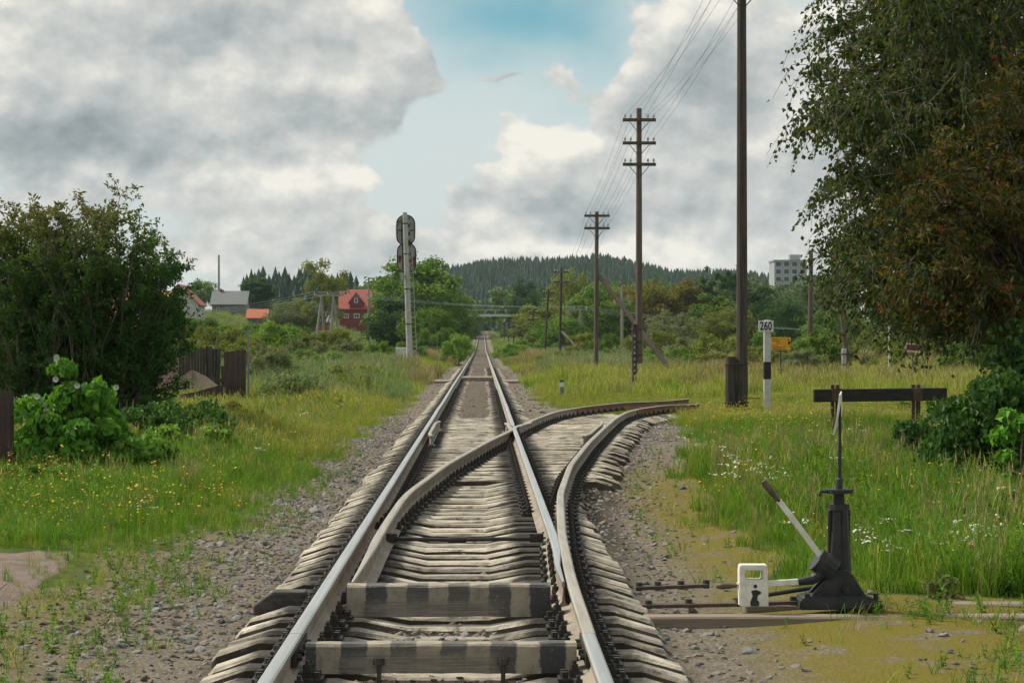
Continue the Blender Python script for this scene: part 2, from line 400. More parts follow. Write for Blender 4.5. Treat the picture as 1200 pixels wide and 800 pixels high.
black_iron = mat('greasy_iron', (.026, .024, .022), (.05, .043, .036), 14, .6, .003, 60, c3=(.085, .055, .035), c3scale=6, c3amt=.3)
PROF = [(-.075, 0), (.075, 0), (.075, .012), (.025, .028), (.0095, .05), (.0095, .132), (.0365, .146), (.0365, .170), (.027, .1785), (0, .18), (-.027, .1785), (-.0365, .170), (-.0365, .146), (-.0095, .132), (-.0095, .05), (-.025, .028), (-.075, .012)]
def sweep(name, pts, mats, parent, z=None, taper0=0.0, taper1=0.0, prof=PROF):
    pts = np.asarray(pts, float); n = len(pts)
    zz = np.full(n, RB) if z is None else np.asarray(z, float)
    tg = unit(np.gradient(pts, axis=0)); nm = np.stack([tg[:, 1], -tg[:, 0]], 1)
    s = np.concatenate([[0], np.cumsum(np.linalg.norm(np.diff(pts, axis=0), axis=1))])
    k = np.ones(n)
    if taper0: k *= np.clip(.25 + .75 * s / taper0, 0, 1)
    if taper1: k *= np.clip(.25 + .75 * (s[-1] - s) / taper1, 0, 1)
    V = []
    for i in range(n):
        for (a, h) in prof:
            aa = a * (k[i] if h > .1 else 1)
            V.append((pts[i, 0] + nm[i, 0] * aa, pts[i, 1] + nm[i, 1] * aa, zz[i] + h))
    m = len(prof); Fc = []; MI = []
    for i in range(n - 1):
        for j in range(m):
            Fc.append((i * m + j, i * m + (j + 1) % m, (i + 1) * m + (j + 1) % m, (i + 1) * m + j)); MI.append(1 if 7 <= j <= 10 else 0)
    Fc += [tuple(range(m)), tuple(range(n * m - 1, (n - 1) * m - 1, -1))]; MI += [0, 0]
    mb = MB(); mb.add(V, Fc, MI); return mb.build(name, mats, parent)
track = tag(empty('railway_track'), 'main railway track on concrete sleepers running to the horizon', kind='structure')
siding = tag(empty('siding_track'), 'disused rusty siding bending off right into the grass', kind='structure')
yfar = np.concatenate([np.arange(6, 60, 2.0), np.arange(60, 340, 20.0), np.arange(340, 900, 10.0)])
polish = [rail_web, rail_head]; dull = [rail_web, rail_dull]; rusty = [rail_rust, rail_dull]
jit = lambda y, s: .006 * np.sin(y * .21 + s) + .004 * np.sin(y * .53 + 2 * s)
def straight(x, y0, y1, s=0):
    y = np.concatenate([[y0], yfar[(yfar > y0 + .3) & (yfar < y1 - .3)], [y1]]); return np.stack([x + jit(y, s) * (y > 50), y], 1), RB + trackz(y)
# joints in the near rails at about 12.6 m
JY = 12.55
for x, s in ((-.8, 1), (.8, 2)):
    p, z = straight(x, 5.5, JY - .006, s); sweep('rail', p, polish, track, z)
p, z = straight(-.8, JY + .006, 880, 1); sweep('rail', p, polish, track, z)
# right stock rail becomes the outer siding rail
def divpath(y, off):
    y = np.asarray(y, float); x = divx(y); sl = (divx(y + .2) - divx(y - .2)) / .4; L = np.sqrt(1 + sl ** 2)
    return np.stack([x + off / L, y - off * sl / L], 1)
yy = np.concatenate([np.arange(JY + .01, 53.3, .7), [53.4]])
sweep('rail', divpath(yy, .8), dull, track)
sweep('rail', divpath(np.arange(53.42, 60.2, .5), .8), rusty, siding, RB - .06 * sstep(56, 60, np.arange(53.42, 60.2, .5)))
# left curved blade standing open, and its closure rail up to the frog
yb = np.arange(15.2, 41.4, .6); pb = divpath(yb, -.8); pb[:, 0] += .145 * (1 - sstep(15, 25, yb))
tail = np.array([[.735, 42.0], [.718, 42.7], [.716, 43.6], [.68, 44.4]])
sweep('switch_blade', np.concatenate([pb, tail]), dull, track, taper0=3.0)
# right straight blade, lying against the stock rail, and closure rail up to the frog
ybr = np.concatenate([np.arange(15.2, 41.6, 1.2), [41.8]]); xbr = np.minimum(.8, divpath(ybr, .8)[:, 0] - .052 - .03 * sstep(15, 22, ybr))
xbr = np.where(ybr < 17, .8 - .045 + .0 * ybr, xbr)
wing = np.array([[.83, 42.4], [.93, 43.2], [1.04, 43.9], [1.16, 44.5]])
sweep('switch_blade', np.concatenate([np.stack([xbr, ybr], 1), wing]), polish, track, z=np.full(len(ybr) + 4, RB + .002), taper0=3.0)
# frog nose and the rails beyond it
p, z = straight(.8, 42.5, 880, 2); sweep('rail', p, polish, track, z - .002, taper0=.8)
yy = np.concatenate([np.arange(42.5, 54.3, .6), [54.4]]); sweep('frog_nose', divpath(yy, -.8), dull, track, RB - .004 + 0 * yy, taper0=.8)
yy = np.arange(54.44, 64.6, .5); sweep('rail', divpath(yy, -.8), rusty, siding, RB - .06 * sstep(58, 62.5, yy))
# check rails with flared ends
yc = np.linspace(38.2, 45.2, 24); fl = .055 * (sstep(39.3, 38.2, yc) + sstep(44.1, 45.2, yc))
CHK = [(a * .8, h) for a, h in PROF]
sweep('check_rail', np.stack([-.8 + .125 + fl, yc], 1), dull, track, z=np.full(24, RB + .008), prof=CHK)
pc = divpath(yc, .8 - .125); pc[:, 0] -= fl; sweep('check_rail', pc, dull, track, z=np.full(24, RB + .008), prof=CHK)

# sleepers
def sleeper_mesh(st, seed):
    r = random.Random(seed); V = []
    xs = []
    for (a, za), (b_, zb) in zip(st[:-1], st[1:]):
        k = max(1, int((b_ - a) / .18))
        for q in range(k): xs.append((a + (b_ - a) * q / k, za + (zb - za) * q / k))
    xs.append(st[-1])
    for i, (x, z) in enumerate(xs):
        j = lambda s: r.uniform(-s, s)
        V += [(x, -.145, -.13), (x, -.108 + j(.008), z - .02 + j(.008)), (x, -.082 + j(.012), z + j(.004)), (x, .082 + j(.008), z + j(.004)), (x, .108 + j(.008), z - .02 + j(.008)), (x, .145, -.13)]
    n = len(xs); Fc = [(i * 6 + k, (i + 1) * 6 + k, (i + 1) * 6 + (k + 1) % 6, i * 6 + (k + 1) % 6) for i in range(n - 1) for k in range(6)]
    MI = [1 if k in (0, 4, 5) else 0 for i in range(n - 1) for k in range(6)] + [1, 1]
    Fc += [tuple(range(6)), tuple(range(n * 6 - 1, n * 6 - 7, -1))]
    return V, Fc, MI
REG = [(-1.36, -.01), (-1.33, .025), (-1.08, .10), (-.55, .10), (-.26, .045), (.26, .045), (.55, .10), (1.08, .10), (1.33, .025), (1.36, -.01)]
def sl_data(st, seed):
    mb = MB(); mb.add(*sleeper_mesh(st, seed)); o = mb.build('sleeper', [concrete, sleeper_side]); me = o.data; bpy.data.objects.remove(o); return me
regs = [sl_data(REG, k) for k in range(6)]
# one rail fastening: plate, two clamps, four bolts with nuts
mb = MB(); mb.box((0, 0, .108), (.37, .16, .016))
for sx in (-1, 1):
    mb.box((sx * .088, 0, .131), (.07, .06, .03)); mb.box((sx * .10, 0, .15), (.05, .05, .016))
    mb.tube([(sx * .10, 0, .12), (sx * .10, 0, .205)], .012, 6); mb.tube([(sx * .10, 0, .158), (sx * .10, 0, .184)], .023, 6)
    mb.tube([(sx * .152, .04, .112), (sx * .152, .04, .15)], .02, 6); mb.tube([(sx * .152, -.045, .112), (sx * .152, -.045, .15)], .02, 6)
fo = mb.build('fastening', black_iron); FAST = fo.data; bpy.data.objects.remove(fo)
fV = np.array([v.co[:] for v in FAST.vertices]); fF = [tuple(p.vertices) for p in FAST.polygons]
far_fast = MB(); far_fast2 = MB()
def fasten(sl, y, rails, rz=0.0):
    for rx, ry, ang in rails:
        if y < 29:
            f = link('fastening', FAST, sl, (rx - sl.location.x, ry - sl.location.y, -sl.location.z), (0, 0, ang - sl.rotation_euler.z))
            if abs(sl.rotation_euler.z) > 1e-6:
                Mi = Matrix.Rotation(-sl.rotation_euler.z, 3, 'Z'); f.location = Mi @ f.location
        elif y < 80:
            c, s_ = math.cos(ang), math.sin(ang)
            V = np.stack([fV[:, 0] * c - fV[:, 1] * s_ + rx, fV[:, 0] * s_ + fV[:, 1] * c + ry, fV[:, 2]], 1)
            (far_fast if y < 52 else far_fast2).add(V.tolist(), fF)
y = 7.2; k = 0
while y < 150:
    jy = random.uniform(-.02, .02); rz = random.uniform(-.008, .008)
    if y < 29.5 or y >= 52:
        zz = random.uniform(-.006, .006) if y < 47 else -.02 + random.uniform(-.02, .008)
        o = link('sleeper', regs[k % 6], track, (random.uniform(-.03, .03), y + jy, zz), (0, 0, rz + (math.pi if k % 2 else 0)))
        sl = float((divx(y + .2) - divx(y - .2)) / .4)
        rails = [(-.8, y + jy, 0), (.8, y + jy, 0)]
        if y > 15.4 and y < 29.5:
            rails = [(-.8, y + jy, 0), (float(divpath([y], .8)[0, 0]), y + jy, -sl)]
            if y > 21: rails += [(float(divpath([y], -.8)[0, 0]), y + jy, -sl)]
            if y > 23.5: rails += [(.8, y + jy, 0)]
        o.rotation_euler.z = rz + (math.pi if k % 2 else 0)
        fasten(o, y, rails)
    else:
        xr = float(divpath([y], .8)[0, 0]) + .56 + random.uniform(-.08, .08); xl = -1.36 + random.uniform(-.06, .04)
        me = sl_data([(xl, -.01), (xl + .03, .03), (xl + .25, .10), (xr - .25, .10), (xr - .03, .03), (xr, -.01)], k)
        o = link('sleeper', me, track, (0, y + jy, random.uniform(-.006, .006)), (0, 0, rz))
        sl = float((divx(y + .2) - divx(y - .2)) / .4)
        fasten(o, y, [(-.8, y, 0), (.8, y, 0), (float(divx(y)) - .8, y, -sl), (float(divx(y)) + .8, y, -sl)])
    y += .545 if y < 60 else .56; k += 1
s_ = 52.2
while s_ < 58.5:
    x = float(divx(s_)); sl = float((divx(s_ + .3) - divx(s_ - .3)) / .6); a = -math.atan(sl)
    o = link('sleeper', regs[k % 6], siding, (x, s_, -.01 - .08 * float(sstep(55, 58, s_))), (0, 0, a))
    if x > 2.75: fasten(o, s_, [(x - .8 * math.cos(a), s_ - .8 * math.sin(a), a), (x + .8 * math.cos(a), s_ + .8 * math.sin(a), a)])
    s_ += .53; k += 1
for q in (far_fast, far_fast2):
    o = q.build('fastenings', black_iron, track); o['kind'] = 'stuff'
# switch rod tying the blades together, with its end brackets
mb = MB(); xl = -.60; xr = .72
mb.tube([(xl, 20.0, .165), (-.1, 20.02, .15), (xr, 20.0, .165)], .018, 8)
mb.tube([(-.08, 20.02, .15), (.08, 20.02, .152)], .026, 8)
for x in (xl + .02, xr - .03):
    mb.box((x, 20, .17), (.12, .09, .075)); mb.tube([(x, 19.93, .17), (x, 20.07, .17)], .032, 8)
mb.build('switch_rod', black_iron, track)
for x, yj in ((-.8, JY), (.8, JY)):
    for sx in (-1, 1):
        mb = MB(); mb.box((x + sx * .024, yj, RB + .09), (.022, .8, .085))
        for q in (-.3, -.12, .12, .3): mb.tube([(x + sx * .03, yj + q, RB + .09), (x + sx * .062, yj + q, RB + .09)], .019, 6)
        mb.build('joint_bar', black_iron, track)
# joint plates on the siding rails
for yj, off in ((53.4, .8), (54.4, -.8)):
    p = divpath([yj - .35, yj + .35], off); ctr = p.mean(0); a = math.atan2(p[1, 1] - p[0, 1], p[1, 0] - p[0, 0])
    mb = MB()
    for sx in (-1, 1):
        off2 = np.array([math.sin(a), -math.cos(a)]) * sx * .026
        mb.box((ctr[0] + off2[0], ctr[1] + off2[1], RB + .09), (.7, .025, .085), a)
    mb.build('joint_bar', rail_rust, siding)

# ------------------------------------------------------------------ striped crossbars and wedge
STR = bpy.data.materials.new('worn_stripes'); STR.use_nodes = True; MATS['worn_stripes'] = STR
t = NT(STR.node_tree); b = t.n['Principled BSDF']; tc = t.new('ShaderNodeTexCoord'); x, y_, z_ = t.sep(tc.outputs['Object'])
n1 = t.noise(tc.outputs['Object'], 9, 7, .7); n2 = t.noise(tc.outputs['Object'], 40, 5, .7); n4 = t.noise(t.vm('MULTIPLY', tc.outputs['Object'], (2, 2, 60)), 3, 4, .6)
ph = t.m('FRACT', t.m('ADD', t.m('DIVIDE', x, .265), t.m('MULTIPLY', t.m('SUBTRACT', n1, .5), .3)))
st = t.m('MULTIPLY', t.ss(ph, .47, .52), t.m('SUBTRACT', 1.0, t.ss(ph, .96, 1.0)))
wood = t.mix(t.ss(n4, .4, .6), (.13, .115, .095), (.22, .195, .16))
blk = t.mix(n2, (.03, .032, .034), (.065, .063, .06)); wht = t.mix(t.ss(n1, .35, .65), (.36, .31, .225), (.23, .195, .145))
pa = t.mix(st, blk, wht); wear = t.m('MAXIMUM', t.m('MULTIPLY', t.ss(n1, .52, .66), .8), t.ss(n2, .58, .7))
# paint survives best at the bar's ends
end = t.ss(t.m('ABSOLUTE', x), .2, .6); pres = t.m('SUBTRACT', t.m('ADD', .62, t.m('MULTIPLY', end, .35)), t.m('MULTIPLY', wear, .8), clamp=True)
low = t.m('MULTIPLY', t.m('SUBTRACT', 1.0, t.ss(t.m('ADD', z_, t.m('MULTIPLY', t.m('SUBTRACT', n1, .5), .16)), .07, .12)), t.m('SUBTRACT', 1.0, t.ss(t.m('ABSOLUTE', t.m('ADD', x, .12)), .28, .5)))
pres = t.m('MULTIPLY', pres, t.m('SUBTRACT', 1.0, t.m('MULTIPLY', low, .85)))
t.put(b.inputs['Base Color'], t.mix(pres, wood, pa)); b.inputs['Roughness'].default_value = .85
bn = t.new('ShaderNodeBump'); bn.inputs['Distance'].default_value = .006; t.put(bn.inputs['Height'], t.m('ADD', n1, t.m('MULTIPLY', n4, .6))); t.l.new(bn.outputs[0], b.inputs['Normal'])
def crossbar(y, x0, x1, z0, z1, dep, label, bolts):
    mb = MB(); L = x1 - x0; n = 12; V = []
    r = random.Random(int(y * 10))
    for i in range(n + 1):
        x = -L / 2 + L * i / n; j = lambda s: r.uniform(-s, s)
        V += [(x, -dep / 2 + j(.004), j(.004)), (x, -dep / 2 + j(.004), z1 - z0 - .012 + j(.004)), (x, -dep / 2 + .014, z1 - z0 + j(.004)), (x, dep / 2 - .014, z1 - z0 + j(.004)), (x, dep / 2, z1 - z0 - .012), (x, dep / 2, 0)]
    Fc = [(i * 6 + k, (i + 1) * 6 + k, (i + 1) * 6 + (k + 1) % 6, i * 6 + (k + 1) % 6) for i in range(n) for k in range(6)] + [tuple(range(6)), tuple(range(n * 6 + 5, n * 6 - 1, -1))]
    mb.add(V, Fc); root = empty('striped_crossbar', ((x0 + x1) / 2, y, z0)); mb.build('beam', STR, root)
    for bx in bolts:
        q = MB(); q.tube([(bx, -dep / 2 - .02, -.09), (bx, -dep / 2 - .02, .07)], .012, 8); q.tube([(bx, -dep / 2 - .02, .05), (bx, -dep / 2 - .02, .085)], .03, 6); q.build('bolt', black_iron, root)
    tag(root, label, 'crossbar', 'striped bars across the track')
crossbar(14.95, -.655, .66, .102, .305, .17, 'thick black and white striped bar at the tips of the switch blades', [])
crossbar(12.35, -.722, .722, .112, .268, .15, 'slimmer striped bar across the track nearest the camera, with bolts', [-.33, .33])
mb = MB(); mb.prism([(-1.32, .035), (-.97, .035), (-.97, .195), (-1.19, .195), (-1.32, .10)], 1, 15.5, 15.68)
o = mb.build('wedge_block', mat('tarred_wood', (.035, .033, .031), (.075, .068, .06), 10, .8, .004, 40, stretch=(1, 1, 6)), bevel=.008); tag(o, 'black tarred block with sloped end outside the left rail', 'wedge')

# pale plank crossing over the line far up the track
plank = mat('crossing_dust', (.20, .17, .135), (.27, .235, .19), 6, .95, .01, 30, coord='World')
cr_ = tag(empty('foot_crossing', (0, 104, 0)), 'pale dusty foot crossing over the distant track', kind='structure')
for x0, x1 in ((-3.6, -.93), (-.68, .68), (.93, 2.6)):
    for q in range(3):
        mb = MB(); mb.box(((x0 + x1) / 2, -1.0 + q, -.035 if abs(x0 + x1) > .1 else .13), (x1 - x0, .94, .19)); mb.build('slab', plank, cr_, bevel=.02)

# ------------------------------------------------------------------ scatter (geometry nodes, for stuff only)
PROTO_N = [0]
def scatter(name, pts, scl, rot, protos, idx, label, tilt=None):
    """instances prototype meshes on points; protos: list of mesh data"""
    PROTO_N[0] += 1
    coll = bpy.data.collections.new('plants_%03d' % PROTO_N[0])
    for i, me in enumerate(protos):
        o = bpy.data.objects.new('%s_kind_%02d' % (name, i), me); coll.objects.link(o)
    n = len(pts); me = bpy.data.meshes.new(name); me.vertices.add(n); me.vertices.foreach_set('co', np.asarray(pts, np.float32).ravel())
    rot3 = np.zeros((n, 3), np.float32); rot3[:, 2] = rot
    if tilt is not None: rot3[:, :2] = tilt
    a = me.attributes.new('rot', 'FLOAT_VECTOR', 'POINT'); a.data.foreach_set('vector', rot3.ravel())
    scl = np.asarray(scl, np.float32)
    if scl.ndim == 1: scl = np.repeat(scl[:, None], 3, 1)
    a = me.attributes.new('scl', 'FLOAT_VECTOR', 'POINT'); a.data.foreach_set('vector', np.ascontiguousarray(scl).ravel())
    a = me.attributes.new('pick', 'INT', 'POINT'); a.data.foreach_set('value', np.asarray(idx, np.int32))
    o = link(name, me)
    ng = bpy.data.node_groups.new(name + '_nodes', 'GeometryNodeTree')
    ng.interface.new_socket('Geometry', in_out='INPUT', socket_type='NodeSocketGeometry'); ng.interface.new_socket('Geometry', in_out='OUTPUT', socket_type='NodeSocketGeometry')
    N = ng.nodes; L = ng.links; gi = N.new('NodeGroupInput'); go = N.new('NodeGroupOutput')
    ci = N.new('GeometryNodeCollectionInfo'); ci.inputs['Collection'].default_value = coll; ci.inputs['Separate Children'].default_value = True; ci.inputs['Reset Children'].default_value = True
    ip = N.new('GeometryNodeInstanceOnPoints'); ip.inputs['Pick Instance'].default_value = True
    def attr(nm, ty):
        q = N.new('GeometryNodeInputNamedAttribute'); q.data_type = ty; q.inputs['Name'].default_value = nm; return q.outputs['Attribute']
    L.new(gi.outputs[0], ip.inputs['Points']); L.new(ci.outputs[0], ip.inputs['Instance']); L.new(attr('pick', 'INT'), ip.inputs['Instance Index'])
    er = N.new('FunctionNodeEulerToRotation'); L.new(attr('rot', 'FLOAT_VECTOR'), er.inputs[0]); L.new(er.outputs[0], ip.inputs['Rotation'])
    L.new(attr('scl', 'FLOAT_VECTOR'), ip.inputs['Scale']); L.new(ip.outputs[0], go.inputs[0])
    md = o.modifiers.new('scatter', 'NODES'); md.node_group = ng
    return tag(o, label, kind='stuff')

# ------------------------------------------------------------------ plant prototypes
def blades(n, rad, h0, h1, w, lean, seed, m, seeds=0.0, droop=.3):
    """tuft of bent grass blades; some carry a seed head"""
    r = np.random.default_rng(seed); V = []; T = []; rn = []; ti = []; c = 0
    for i in range(n):
        a, q = r.uniform(0, 6.283), rad * math.sqrt(r.random()); b0 = np.array([q * math.cos(a), q * math.sin(a), -.02])
        h = r.uniform(h0, h1); ld = r.uniform(0, 6.283); ln = lean * r.uniform(.3, 1.3) * h; wd = w * r.uniform(.7, 1.3)
        dv = np.array([math.cos(ld), math.sin(ld), 0]); sa = r.uniform(0, 6.283); sv = np.array([math.cos(sa), math.sin(sa), 0]) * wd / 2
        p0 = b0; p1 = b0 + dv * ln * .25 + [0, 0, h * .5]; p2 = b0 + dv * ln * .65 + [0, 0, h * (.9 - droop * .1)]; p3 = b0 + dv * ln * 1.15 + [0, 0, h * (1 - droop * r.random() * .3)]
        V += [p0 - sv, p0 + sv, p1 - sv * .85, p1 + sv * .85, p2 - sv * .55, p2 + sv * .55, p3]
        T += [(c, c + 1, c + 3), (c, c + 3, c + 2), (c + 2, c + 3, c + 5), (c + 2, c + 5, c + 4), (c + 4, c + 5, c + 6)]
        k = r.random(); tn = r.random() * .7
        rn += [k] * 5; ti += [tn] * 5; c += 7
        if r.random() < seeds:
            for q in range(3):
                o_ = p3 + np.array([r.normal() * .008, r.normal() * .008, -.05 * q * h]); s2 = sv / max(wd, 1e-6) * .02
                V += [o_ - s2 * .6, o_ + s2 * .6, o_ + [0, 0, .07 * h + .03]]; T += [(c, c + 1, c + 2)]; rn += [k]; ti += [1.0]; c += 3
    return np_mesh('tuft', np.array(V), np.array(T), m, {'rnd': rn, 'tint': ti})
def weed(seed, h, nst, leafL, leafW, m, per=14, spread=.5):
    r = np.random.default_rng(seed); P = []; A = []; Nn = []; L = []
    for i in range(nst):
        a = r.uniform(0, 6.283); tip = np.array([math.cos(a) * spread * h * r.random(), math.sin(a) * spread * h * r.random(), h * r.uniform(.6, 1)])
        for k in range(per):
            f = (k + r.random()) / per; th = k * 2.4 + r.normal() * .3; d = np.array([math.cos(th), math.sin(th), .35 - .5 * r.random()])
            P.append(tip * f); A.append(d); Nn.append([d[0] * -.3, d[1] * -.3, 1]); L.append(leafL * (1.1 - .6 * f) * r.uniform(.7, 1.2))
        # stem as thin slivers
        for k in range(3):
            P.append(tip * (k / 3)); A.append(tip); Nn.append(r.normal(size=3)); L.append(np.linalg.norm(tip) * .4)
    P, A, Nn, L = map(np.array, (P, A, Nn, L)); W = np.where(np.arange(len(L)) % (per + 3) >= per, .012, L * leafW)
    return leaf_mesh('weed', P, A, Nn, L, W, m, seed=seed)
def flower(seed, n, rad, h0, h1, size, m_head, m_stem, umbel):
    """small group of stalks with flower heads: yarrow umbels or yellow discs"""
    r = np.random.default_rng(seed); V = []; T = []; MI = []; c = 0
    for i in range(n):
        a, q = r.uniform(0, 6.283), rad * math.sqrt(r.random()); p = np.array([q * math.cos(a), q * math.sin(a), 0]); h = r.uniform(h0, h1)
        top = p + [r.normal() * .05, r.normal() * .05, h]; sv = np.array([.004, .002, 0])
        V += [p - sv, p + sv, top]; T += [(c, c + 1, c + 2)]; MI += [1]; c += 3
        for k in range(umbel):
            s = size * r.uniform(.5, 1) * (.55 if umbel > 1 else 1); off = np.array([r.normal(), r.normal(), r.normal() * .25]) * size * .55 * (umbel > 1)
            ctr = top + off; e1 = np.array([1, 0, r.normal() * .3]) * s / 2; e2 = np.array([0, 1, r.normal() * .3 - .15]) * s / 2
            ring = [ctr + e1 * math.cos(g) + e2 * math.sin(g) for g in np.linspace(0, 6.283, 7)[:-1]]
            V += [ctr + [0, 0, s * .25]] + ring; T += [(c, c + 1 + g, c + 1 + (g + 1) % 6) for g in range(6)]; MI += [0] * 6; c += 7
    nT = len(T)
    return np_mesh('flower', np.array(V), np.array(T), [m_head, m_stem], {'rnd': np.random.default_rng(seed).random(nT), 'tint': np.random.default_rng(seed + 1).random(nT)}, mi=MI)

g_lush = leafmat('grass_lush', [(.085, .185, .014), (.115, .21, .018), (.155, .225, .026)], trans=.4)
g_yel = leafmat('grass_yellow_green', [(0.175, 0.236, 0.030), (0.248, 0.276, 0.047), (0.364, 0.323, 0.105)], trans=.4)
g_dry = leafmat('grass_dry', [(0.187, 0.171, 0.066), (0.264, 0.215, 0.099), (0.330, 0.264, 0.154)], trans=.3)
g_grey = leafmat('grass_grey_green', [(0.111, 0.171, 0.065), (0.169, 0.218, 0.098), (0.260, 0.273, 0.143)], trans=.35)
l_weed = leafmat('weed_leaf', [(0.066, 0.178, 0.020), (0.116, 0.232, 0.033), (0.182, 0.267, 0.042)], trans=.35)
f_white = mat('petal_white', (.66, .65, .59), (.55, .54, .48), 20, .8)
f_yellow = mat('petal_yellow', (.72, .46, .02), (.62, .36, .015), 20, .8)
lush = [blades(26, .13, .22, .52, .011, .55, 100 + i, g_lush, .05) for i in range(5)]
short = [blades(22, .14, .07, .2, .009, .6, 120 + i, [g_lush, g_yel][i % 2]) for i in range(4)]
yel = [blades(24, .16, .28, .62, .009, .4, 140 + i, g_yel, .35) for i in range(4)]
dry = [blades(22, .18, .4, .85, .009, .35, 160 + i, g_dry, .6) for i in range(3)]
weeds = [weed(180 + i, [.35, .5, .28, .6][i], [4, 5, 6, 4][i], [.09, .11, .12, .1][i], .38, l_weed) for i in range(4)]
# coarse tufts for the distance
far_l = [blades(60, .75, .3, .75, .03, .45, 200 + i, g_lush, .1) for i in range(3)]
far_y = [blades(60, .8, .35, .9, .03, .4, 210 + i, g_yel, .5) for i in range(3)]
far_d = [blades(36, .8, .5, 1.15, .04, .35, 220 + i, g_dry, .9) for i in range(2)]
far_g = [blades(64, .8, .6, 1.3, .038, .5, 230 + i, g_grey, .3) for i in range(3)]
yarrow = [flower(240 + i, 4, .22, .35, .6, .075, f_white, g_lush, 7) for i in range(3)]
ybloom = [flower(250 + i, 7, .25, .22, .5, .034, f_yellow, g_lush, 1) for i in range(3)]

def pts_in(n, y0, y1, seed, margin=1.22):
    """random ground points in the wedge the camera sees, plus a margin"""
    r = np.random.default_rng(seed); y = np.sqrt(r.uniform(y0 ** 2, y1 ** 2, n)); px = r.uniform(600 - 600 * margin, 600 + 600 * margin, n)
    return CX + (px - VX) / F * y, y, px, r
def lump(x, y, s, ph=0.0): return .5 + .25 * np.sin(x * s + ph + 1.7 * np.sin(y * s * .6)) + .25 * np.sin(y * s * .83 + 2.1 + ph + 1.3 * np.sin(x * s * .7))
def in_path(x, y):   # keep plants off the sand path
    edge = np.interp(y, [15, 16.3, 17.5, 19, 20, 20.2], [-3.0, -3.3, -3.35, -3.35, -3.3, -9]) + .10 * np.sin(y * 7 + x * 9); return (x < edge) & (y > 14.8) & (y < 20.2)
def shade_spot(x, y): return 0
# near turf
x, y, px, r = pts_in(125000, 10.5, 74, 1)
so = soil(x, y); keep = (r.random(len(x)) > so * 1.05) & ~in_path(x, y) & (np.abs(x) > 1.7)
sidedist = np.abs(x - divx(y)); keep &= ~((y < 57.5 + 3 * r.random(len(x))) & (sidedist < .95) & (x > .5)); keep &= ~((sidedist < 1.5) & (y < 56) & (x > .5))
x, y = x[keep], y[keep]; so = so[keep]; L1 = lump(x, y, .9); L2 = lump(x, y, .35, 2); rr = r.random(len(x))
near_edge = soil(x + np.sign(x) * -.9, y) > .5
kind = np.where(near_edge & (rr < .75), 1, np.where(rr < .16 + .38 * (L1 > .5) * (x < 0), 3, np.where((rr > .97) | ((x < 0) & (y > 36) & (rr > .62)) | ((x > 0) & (y > 50) & (rr > .35)), 2, 0)))
pick = np.select([kind == 0, kind == 1, kind == 2], [r.integers(0, 5, len(x)), 5 + r.integers(0, 4, len(x)), 9 + r.integers(0, 4, len(x))], 13 + r.integers(0, 4, len(x)))
hs = (.45 + .4 * L2) * np.where(kind == 3, 1.0, 1) * r.uniform(.7, 1.3, len(x)) * np.where(x < 0, 1 - .4 * sstep(-3.9, -2.7, x), 1) * np.where((x > 0) & (y > 17) & (y < 36), .85 + .4 * sstep(3, 4.2, x), 1) * np.where((x > 2) & (y > 38), .62, 1) * np.where((x < 0) & (y < 26), .5 + .5 * sstep(18, 26, y), 1)
scatter('grass', np.stack([x, y, gz(x, y)], 1), hs, r.uniform(0, 6.283, len(x)), lush + short + yel + weeds + dry, np.where(r.random(len(x)) < .012, 17 + r.integers(0, 3, len(x)), pick), 'green grass and weeds on both sides of the near track')
# sparse weeds on the bare ground
x, y, px, r = pts_in(30000, 10.3, 40, 2)
so = soil(x, y); ok = (so > .5) & ~in_path(x, y) & (np.abs(x) > 1.62) & ((x < 0) | (np.abs(x - divx(y)) > 1.5))
p_ = np.where(x < 0, sstep(-1.5, -2.5, x) * .95 * (lump(x, y, 1.6) > .33) + .04, np.where(y < 16.3, sstep(1.9, 3.4, x) * .65 * (lump(x, y, 1.9, 1) > .4), .10))
p_ = np.where((x < -2.3) & (y < 17.2), p_ * .55, p_)
ok &= r.random(len(x)) < p_; x, y = x[ok], y[ok]
sp = [blades(9, .09, .04, .16, .006, .7, 260 + i, [g_yel, g_lush, g_dry][i % 3]) for i in range(6)] + [weed(270 + i, .16, 2, .05, .4, l_weed, 8) for i in range(3)]
scatter('sparse_weeds', np.stack([x, y, gz(x, y)], 1), r.uniform(.4, 1.15, len(x)), r.uniform(0, 6.283, len(x)), sp, r.integers(0, 9, len(x)), 'sparse low weeds on the gravel and bare earth')
# distant turf
x, y, px, r = pts_in(34000, 70, 240, 3, 1.3)
so = soil(x, y); ok = (r.random(len(x)) > so) & (np.abs(x) > 2.1) & ~((px < 262) & (y < 80)) & ~((y < 68) & (np.abs(x - divx(y)) < 1.15)); x, y, px = x[ok], y[ok], px[ok]
q = lump(x, y, .12, .7); rr = r.random(len(x))
lft = x < 0
k = np.where(rr < .22, 0, np.where(q + .25 * (rr - .5) > .58, 2, 1)); k = np.where((px > 640) & (px < 800) & (y > 95) & (rr > .5), 3, k); k = np.where(lft & (px < 480) & (rr > .45), np.where(rr > .6, 3, 0), k); k = np.where((~lft) & (y < 110) & (rr > .2), np.where(rr > .88, 2, 1), k)
pick = np.select([k == 0, k == 1, k == 2], [r.integers(0, 3, len(x)), 3 + r.integers(0, 3, len(x)), 6 + r.integers(0, 2, len(x))], 8 + r.integers(0, 3, len(x)))
hs = r.uniform(.5, 1.0, len(x)) * (.7 + .5 * q) * np.where(np.abs(x) < 3.6, .6, 1); scatter('meadow_grass', np.stack([x, y, gz(x, y)], 1), hs, r.uniform(0, 6.283, len(x)), far_l + far_y + far_d + far_g, pick, 'tall yellow green meadow grass beyond the switch')
x, y, px, r = pts_in(16000, 225, 620, 4, 1.3)
